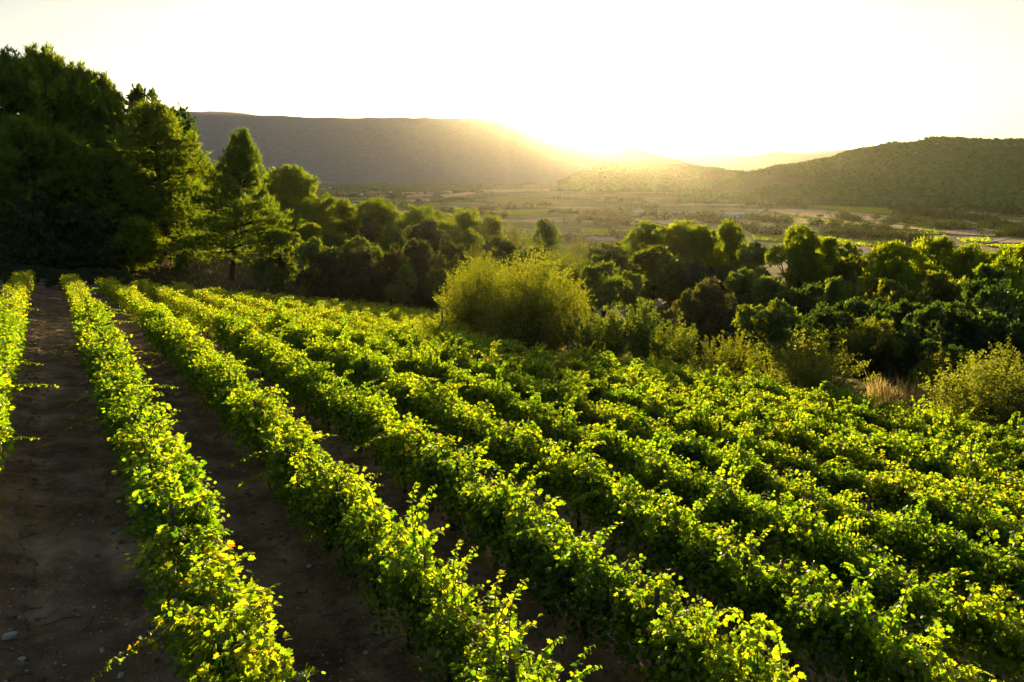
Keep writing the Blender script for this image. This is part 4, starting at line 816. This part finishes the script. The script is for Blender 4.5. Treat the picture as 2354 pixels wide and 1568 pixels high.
# stakes and wires
st = MB(); st.box((0, 0, .60), (.055, .055, 1.9)); st.add(*(lambda: (np.array([[-.0275, -.0275, 1.55], [.0275, -.0275, 1.55], [.0275, .0275, 1.55], [-.0275, .0275, 1.55], [0, 0, 1.59]]), [[0, 1, 4], [1, 2, 4], [2, 3, 4], [3, 0, 4]]))(), 0)
stm = st.mesh('vine_stake', [M['wood']])
for u in range(0, 9):
    for t in np.arange(4.3 + u * .4, 40, 5.25):
        x, y = xy(u, t)
        if y < 3: continue
        pxx = PCX + F * x / (y * math.cos(PITCH))
        if not -50 < pxx < 2400: continue
        o = link('vine_stake', stm); o.location = (x, y, float(ground(x, y))); o.rotation_euler = (rng.normal(0, .04), rng.normal(0, .04), rng.uniform(0, 1))
        tag(o, 'dark wooden stake among the vines of the ' + ROWS[u], 'stake', 'stakes in the vine rows')
for u in range(0, 7):
    mb = MB()
    for hh, oy in ((.74, 0), (1.18, .05), (1.20, -.05)):
        ts = np.arange(2.0, 62, 1.5); x, y = xy(u + oy / SP, ts); mb.tube(np.stack([x, y, ground(x, y) + hh + .01 * np.sin(ts * 3)], -1), .0035, 3)
    o = mb.build('trellis_wire', [M['steel']]); tag(o, 'thin steel wires strung along the ' + ROWS[u], 'wire', 'trellis wires of the rows')
# ------------------------------------------------------------------ small things on the ground
def stone_mesh(seed, flat=.55):
    r2 = np.random.default_rng(seed); mb = MB(); V = BV * (1 + .28 * r2.normal(size=(12, 1))) * np.array([1, r2.uniform(.55, .9), flat]); mb.add_block(V, BF, 0); return mb
SM_ = [stone_mesh(k).mesh('stone', [M['stone']]) for k in range(4)]
def soil_at(px, py): return hit(px, py)
for k, (px, py, s, lab) in enumerate([(23, 1468, .11, 'largest pale stone, lying on the dirt track at the lower left'), (184, 1274, .05, 'small pale stone on the wide dirt track, left of its pair'), (264, 1278, .05, 'flat pale stone on the wide dirt track close to the vines'),
        (340, 1476, .05, 'pale stone right at the foot of the second row, lower left'), (375, 1492, .05, 'white stone beside twigs at the foot of the second row'), (235, 1497, .045, 'small white stone in the middle of the lower dirt track'),
        (278, 1557, .06, 'pale flat stone at the bottom of the dirt track'), (112, 1072, .06, 'pale stone on the dirt track beside the leftmost row'), (570, 1373, .05, 'pale stone between the second and third rows'), (610, 1425, .05, 'yellowish stone between the second and third rows, lower'),
        (1070, 1330, .10, 'pale stone in the shaded gap below the fourth row'), (1560, 1150 + 180, .07, 'pale stone in the shaded gap near the fifth row'), (1400, 1465, .06, 'small stone under the fourth row near the bottom')]):
    p = soil_at(px, py); o = link('stone', SM_[k % 4]); o.location = (p[0], p[1], p[2] + s * .25); o.scale = (s, s, s); o.rotation_euler = (rng.normal(0, .2), rng.normal(0, .2), rng.uniform(0, 6)); tag(o, lab, 'stone')
# gravel, prunings and fallen leaves on the bare soil
n = 30000; u = rng.uniform(-1.2, 9, n); t = 3 + 46 * rng.random(n) ** 1.5; x, y = xy(u, t); ok = y > 2; x, y = x[ok], y[ok]; n = len(x)
s = .007 + .018 * rng.random(n) ** 2 + .03 * (rng.random(n) > .94) * rng.random(n); V = BV[None] * (1 + .25 * rng.normal(size=(n, 12, 1))) * (s[:, None] * np.array([1, .8, .55]))[:, None] + np.stack([x, y, ground(x, y) + s * .2], -1)[:, None]
mb = MB(); mb.add_block(V.reshape(-1, 3), (np.arange(n)[:, None, None] * 12 + BF[None]).reshape(-1, 3)); o = mb.build('gravel', [M['stone_dull']]); tag(o, kind='stuff')
mb = MB()
for k in range(1700):
    u = rng.uniform(-.6, 6); t = 3 + 34 * rng.random() ** 1.5; x, y = xy(u, t)
    if y < 2: continue
    a = rng.uniform(0, 6.28); L = rng.uniform(.12, .55); s = np.linspace(-.5, .5, 5); bx = x + L * s * math.cos(a) + .05 * np.sin(s * 6) * L; by = y + L * s * math.sin(a) + .08 * np.cos(s * 5) * L
    mb.tube(np.stack([bx, by, ground(bx, by) + .012 + .02 * rng.random()], -1), rng.uniform(.004, .010), 3)
o = mb.build('fallen_twigs', [M['twig']]); tag(o, kind='stuff')
n = 2600; u = np.round(rng.uniform(0, 8, n)) + rng.normal(0, .22, n); t = 3 + 40 * rng.random(n) ** 1.4; x, y = xy(u, t); ok = y > 2; x, y = x[ok], y[ok]; n = len(x)
mb = MB(); mb.leaves(np.stack([x, y, ground(x, y) + .015], -1), unit(n) * np.array([1, 1, .15]), unit(n) * .3 + np.array([0, 0, 1]), rng.uniform(.05, .10, n), T_VINE_LOW); o = mb.build('fallen_leaves', [M['brown']]); tag(o, kind='stuff')
# weeds and dry grass
def grass(name, px_spots, n, h, mat, spread):
    mb = MB()
    pts = []
    for (x, y) in px_spots:
        k = n; pts.append(np.stack([x + rng.normal(0, spread, k), y + rng.normal(0, spread, k)], -1))
    p = np.concatenate(pts); m = len(p); P = np.stack([p[:, 0], p[:, 1], ground(p[:, 0], p[:, 1]) - .02], -1); U = unit(m) * .38; U[:, 2] = 1
    mb.leaves(P, U, unit(m), rng.uniform(.5, 1.15, m) * h, (np.array([[0, .012, 0], [0, -.012, 0], [.6, .008, .04], [.6, -.008, .04], [1, 0, .14]]), np.array([[0, 1, 3, 2], [2, 3, 4, 4]])))
    o = mb.build(name, [mat]); tag(o, kind='stuff')
def tri_grass(name, XY, h, mat, wd=.02):
    m = len(XY); P = np.stack([XY[:, 0], XY[:, 1], ground(XY[:, 0], XY[:, 1]) - .02], -1); U = unit(m) * .40; U[:, 2] = 1; mb = MB()
    mb.leaves(P, U, unit(m), rng.uniform(.45, 1.15, m) * h, (np.array([[0, wd, 0], [0, -wd, 0], [1, 0, .18]]), np.array([[0, 1, 2]]))); o = mb.build(name, [mat]); tag(o, kind='stuff')
# strip at the right edge of the vines
A = at(1960, 880, 41)[:2]; B = at(2240, 935, 39.5)[:2]; f = .15 + .85 * rng.random(2400); w = rng.normal(0, .8, 2400)
XY = A + (B - A) * f[:, None] + np.stack([w * .6, w * 1.2], -1); tri_grass('dry_grass', XY, .95, M['straw'], .022)
# golden slope behind the lone pine and rough grass along the vineyard ends
n = 26000; a = rng.uniform(R(-42), R(40), n); d = rng.uniform(60, 190, n); x = d * np.sin(a); y = d * np.cos(a); u_, t_ = ut(x, y)
ok = ((u_ > 16) | (t_ > tfar(u_) + 5)) & (vnoise(x, y, 6, 51) > .40); dt = np.full(n, 1e9)
for p in trk: dt = np.minimum(dt, np.hypot(x - p[0], y - p[1]))
ok &= dt > 4; tri_grass('dry_grass', np.stack([x, y], -1)[ok], .45, M['straw'], .06)
n = 6000; XY = np.stack([rng.normal(-33, 5.0, n), rng.normal(83, 5.5, n)], -1); u_, t_ = ut(XY[:, 0], XY[:, 1]); tri_grass('dry_grass', XY[t_ > tfar(u_) + 7], .42, M['straw'], .05)
# scrub and stones of the bank behind the row ends
mb = MB(); n = 420
for k in range(n):
    u = rng.uniform(-3.5, 4.5); t = float(tfar(u)) + rng.normal(7.5, 2.2)
    if t < tfar(u) + 3: continue
    x, y = xy(u, t); s = rng.uniform(.35, .95); V = SV * s * np.array([.7, .7, .6]); mb.add_block(V + np.array([x, y, float(ground(x, y))]), SL)
o = mb.build('dry_brush', [M['brown']]); tag(o, kind='stuff')
RK = [stone_mesh(20 + k, .7).mesh('boulder', [M['rock']]) for k in range(3)]
for k, (px, py, s, lab) in enumerate([(75, 622, .9, 'grey boulder on the cut bank between the two leftmost row ends'), (118, 612, .7, 'smaller boulder on the cut bank right of the biggest one'), (180, 618, .8, 'boulder under dry brush above the third row end'), (225, 608, .5, 'small boulder in the brush above the third row end'), (430, 610, .4, 'little pale boulder near the foot of the lone leaning pine')]):
    p = hit(px, py); o = link('boulder', RK[k % 3]); o.location = tuple(p); o.scale = (s, s * .8, s * .8); o.rotation_euler = (0, 0, k * 1.3); tag(o, lab, 'boulder')
# a small sign on a post under the left wood
p = hit(291, 600); g = p[2]; o = empty('sign', tuple(p), .1); tag(o, 'small white notice sign on a dark post under the left pine wood', 'sign')
mb = MB(); mb.box((0, .05, .9), (.09, .09, 2.0)); mb.build('post', [M['wood']], o); mb = MB(); mb.box((0, -.03, 1.72), (.75, .05, .50)); mb.build('board', [M['white']], o)
mb = MB(); mb.box((0, -.03, 1.30), (.55, .04, .14)); mb.build('lower_board', [M['white']], o)
# dark post at the end of the broken rows, left of the golden bush
x, y = xy(9.0, 38.0); p = at(1016, 745, 44); o = empty('end_post', (p[0], p[1], float(ground(p[0], p[1])))); tag(o, 'tall dark end post beside the left foot of the golden bushes', 'post'); mb = MB(); mb.box((0, 0, 1.0), (.10, .10, 2.4)); mb.build('post_shaft', [M['wood']], o); mb = MB(); mb.tube([(0, 0, 1.9), (1.1, -.9, 0)], .03, 5); mb.build('brace', [M['wood']], o)

# weeds at the foot of the rows and clods thrown up by the tyres
n = 7000; u = np.round(rng.uniform(-.4, 9.4, n)) + rng.normal(0, .13, n); t = 3 + 50 * rng.random(n) ** 1.3; x, y = xy(u, t); ok = (y > 2) & (vnoise(x, y, 1.3, 61) > .5)
tri_grass('weeds', np.stack([x, y], -1)[ok], .22, M['oak'], .03)
n = 4200; u = np.floor(rng.uniform(-.9, 8, n)) + np.where(rng.random(n) < .5, .22, .78) + rng.normal(0, .06, n); t = 3 + 40 * rng.random(n) ** 1.5; x, y = xy(u, t); ok = y > 2; x, y = x[ok], y[ok]; n = len(x)
s = rng.uniform(.02, .07, n); V = BV[None] * (1 + .3 * rng.normal(size=(n, 12, 1))) * (s[:, None] * np.array([1, .9, .6]))[:, None] + np.stack([x, y, ground(x, y)], -1)[:, None]
mb = MB(); mb.add_block(V.reshape(-1, 3), (np.arange(n)[:, None, None] * 12 + BF[None]).reshape(-1, 3)); o = mb.build('soil_clods', [M['clod']]); tag(o, kind='stuff')
n = 15000; u = rng.uniform(-1.1, 8, n); t = 3 + 40 * rng.random(n) ** 1.5; x, y = xy(u, t); ok = (y > 2) & (vnoise(x, y, 1.1, 71) > .52); tri_grass('dry_grass', np.stack([x, y], -1)[ok], .12, M['straw'], .014)
# ------------------------------------------------------------------ haze: the air of the valley
hm = bpy.data.materials.new('haze_air'); hm.use_nodes = True; nt = hm.node_tree; nt.nodes.clear()
ho = nt.nodes.new('ShaderNodeOutputMaterial'); pv = nt.nodes.new('ShaderNodeVolumePrincipled')
pv.inputs['Color'].default_value = (.95, .90, .79, 1); pv.inputs['Density'].default_value = HAZE; pv.inputs['Anisotropy'].default_value = HAZE_G
pv.inputs['Density Attribute'].default_value = ''; pv.inputs['Color Attribute'].default_value = ''; pv.inputs['Temperature Attribute'].default_value = ''
nt.links.new(pv.outputs[0], ho.inputs['Volume'])
mb = MB(); zmin = -15.; ztop = 900.
mb.box((0, 0, (zmin + ztop) / 2), (31500, 31500, ztop - zmin)); hz = mb.build('haze', [hm]); tag(hz, kind='stuff')
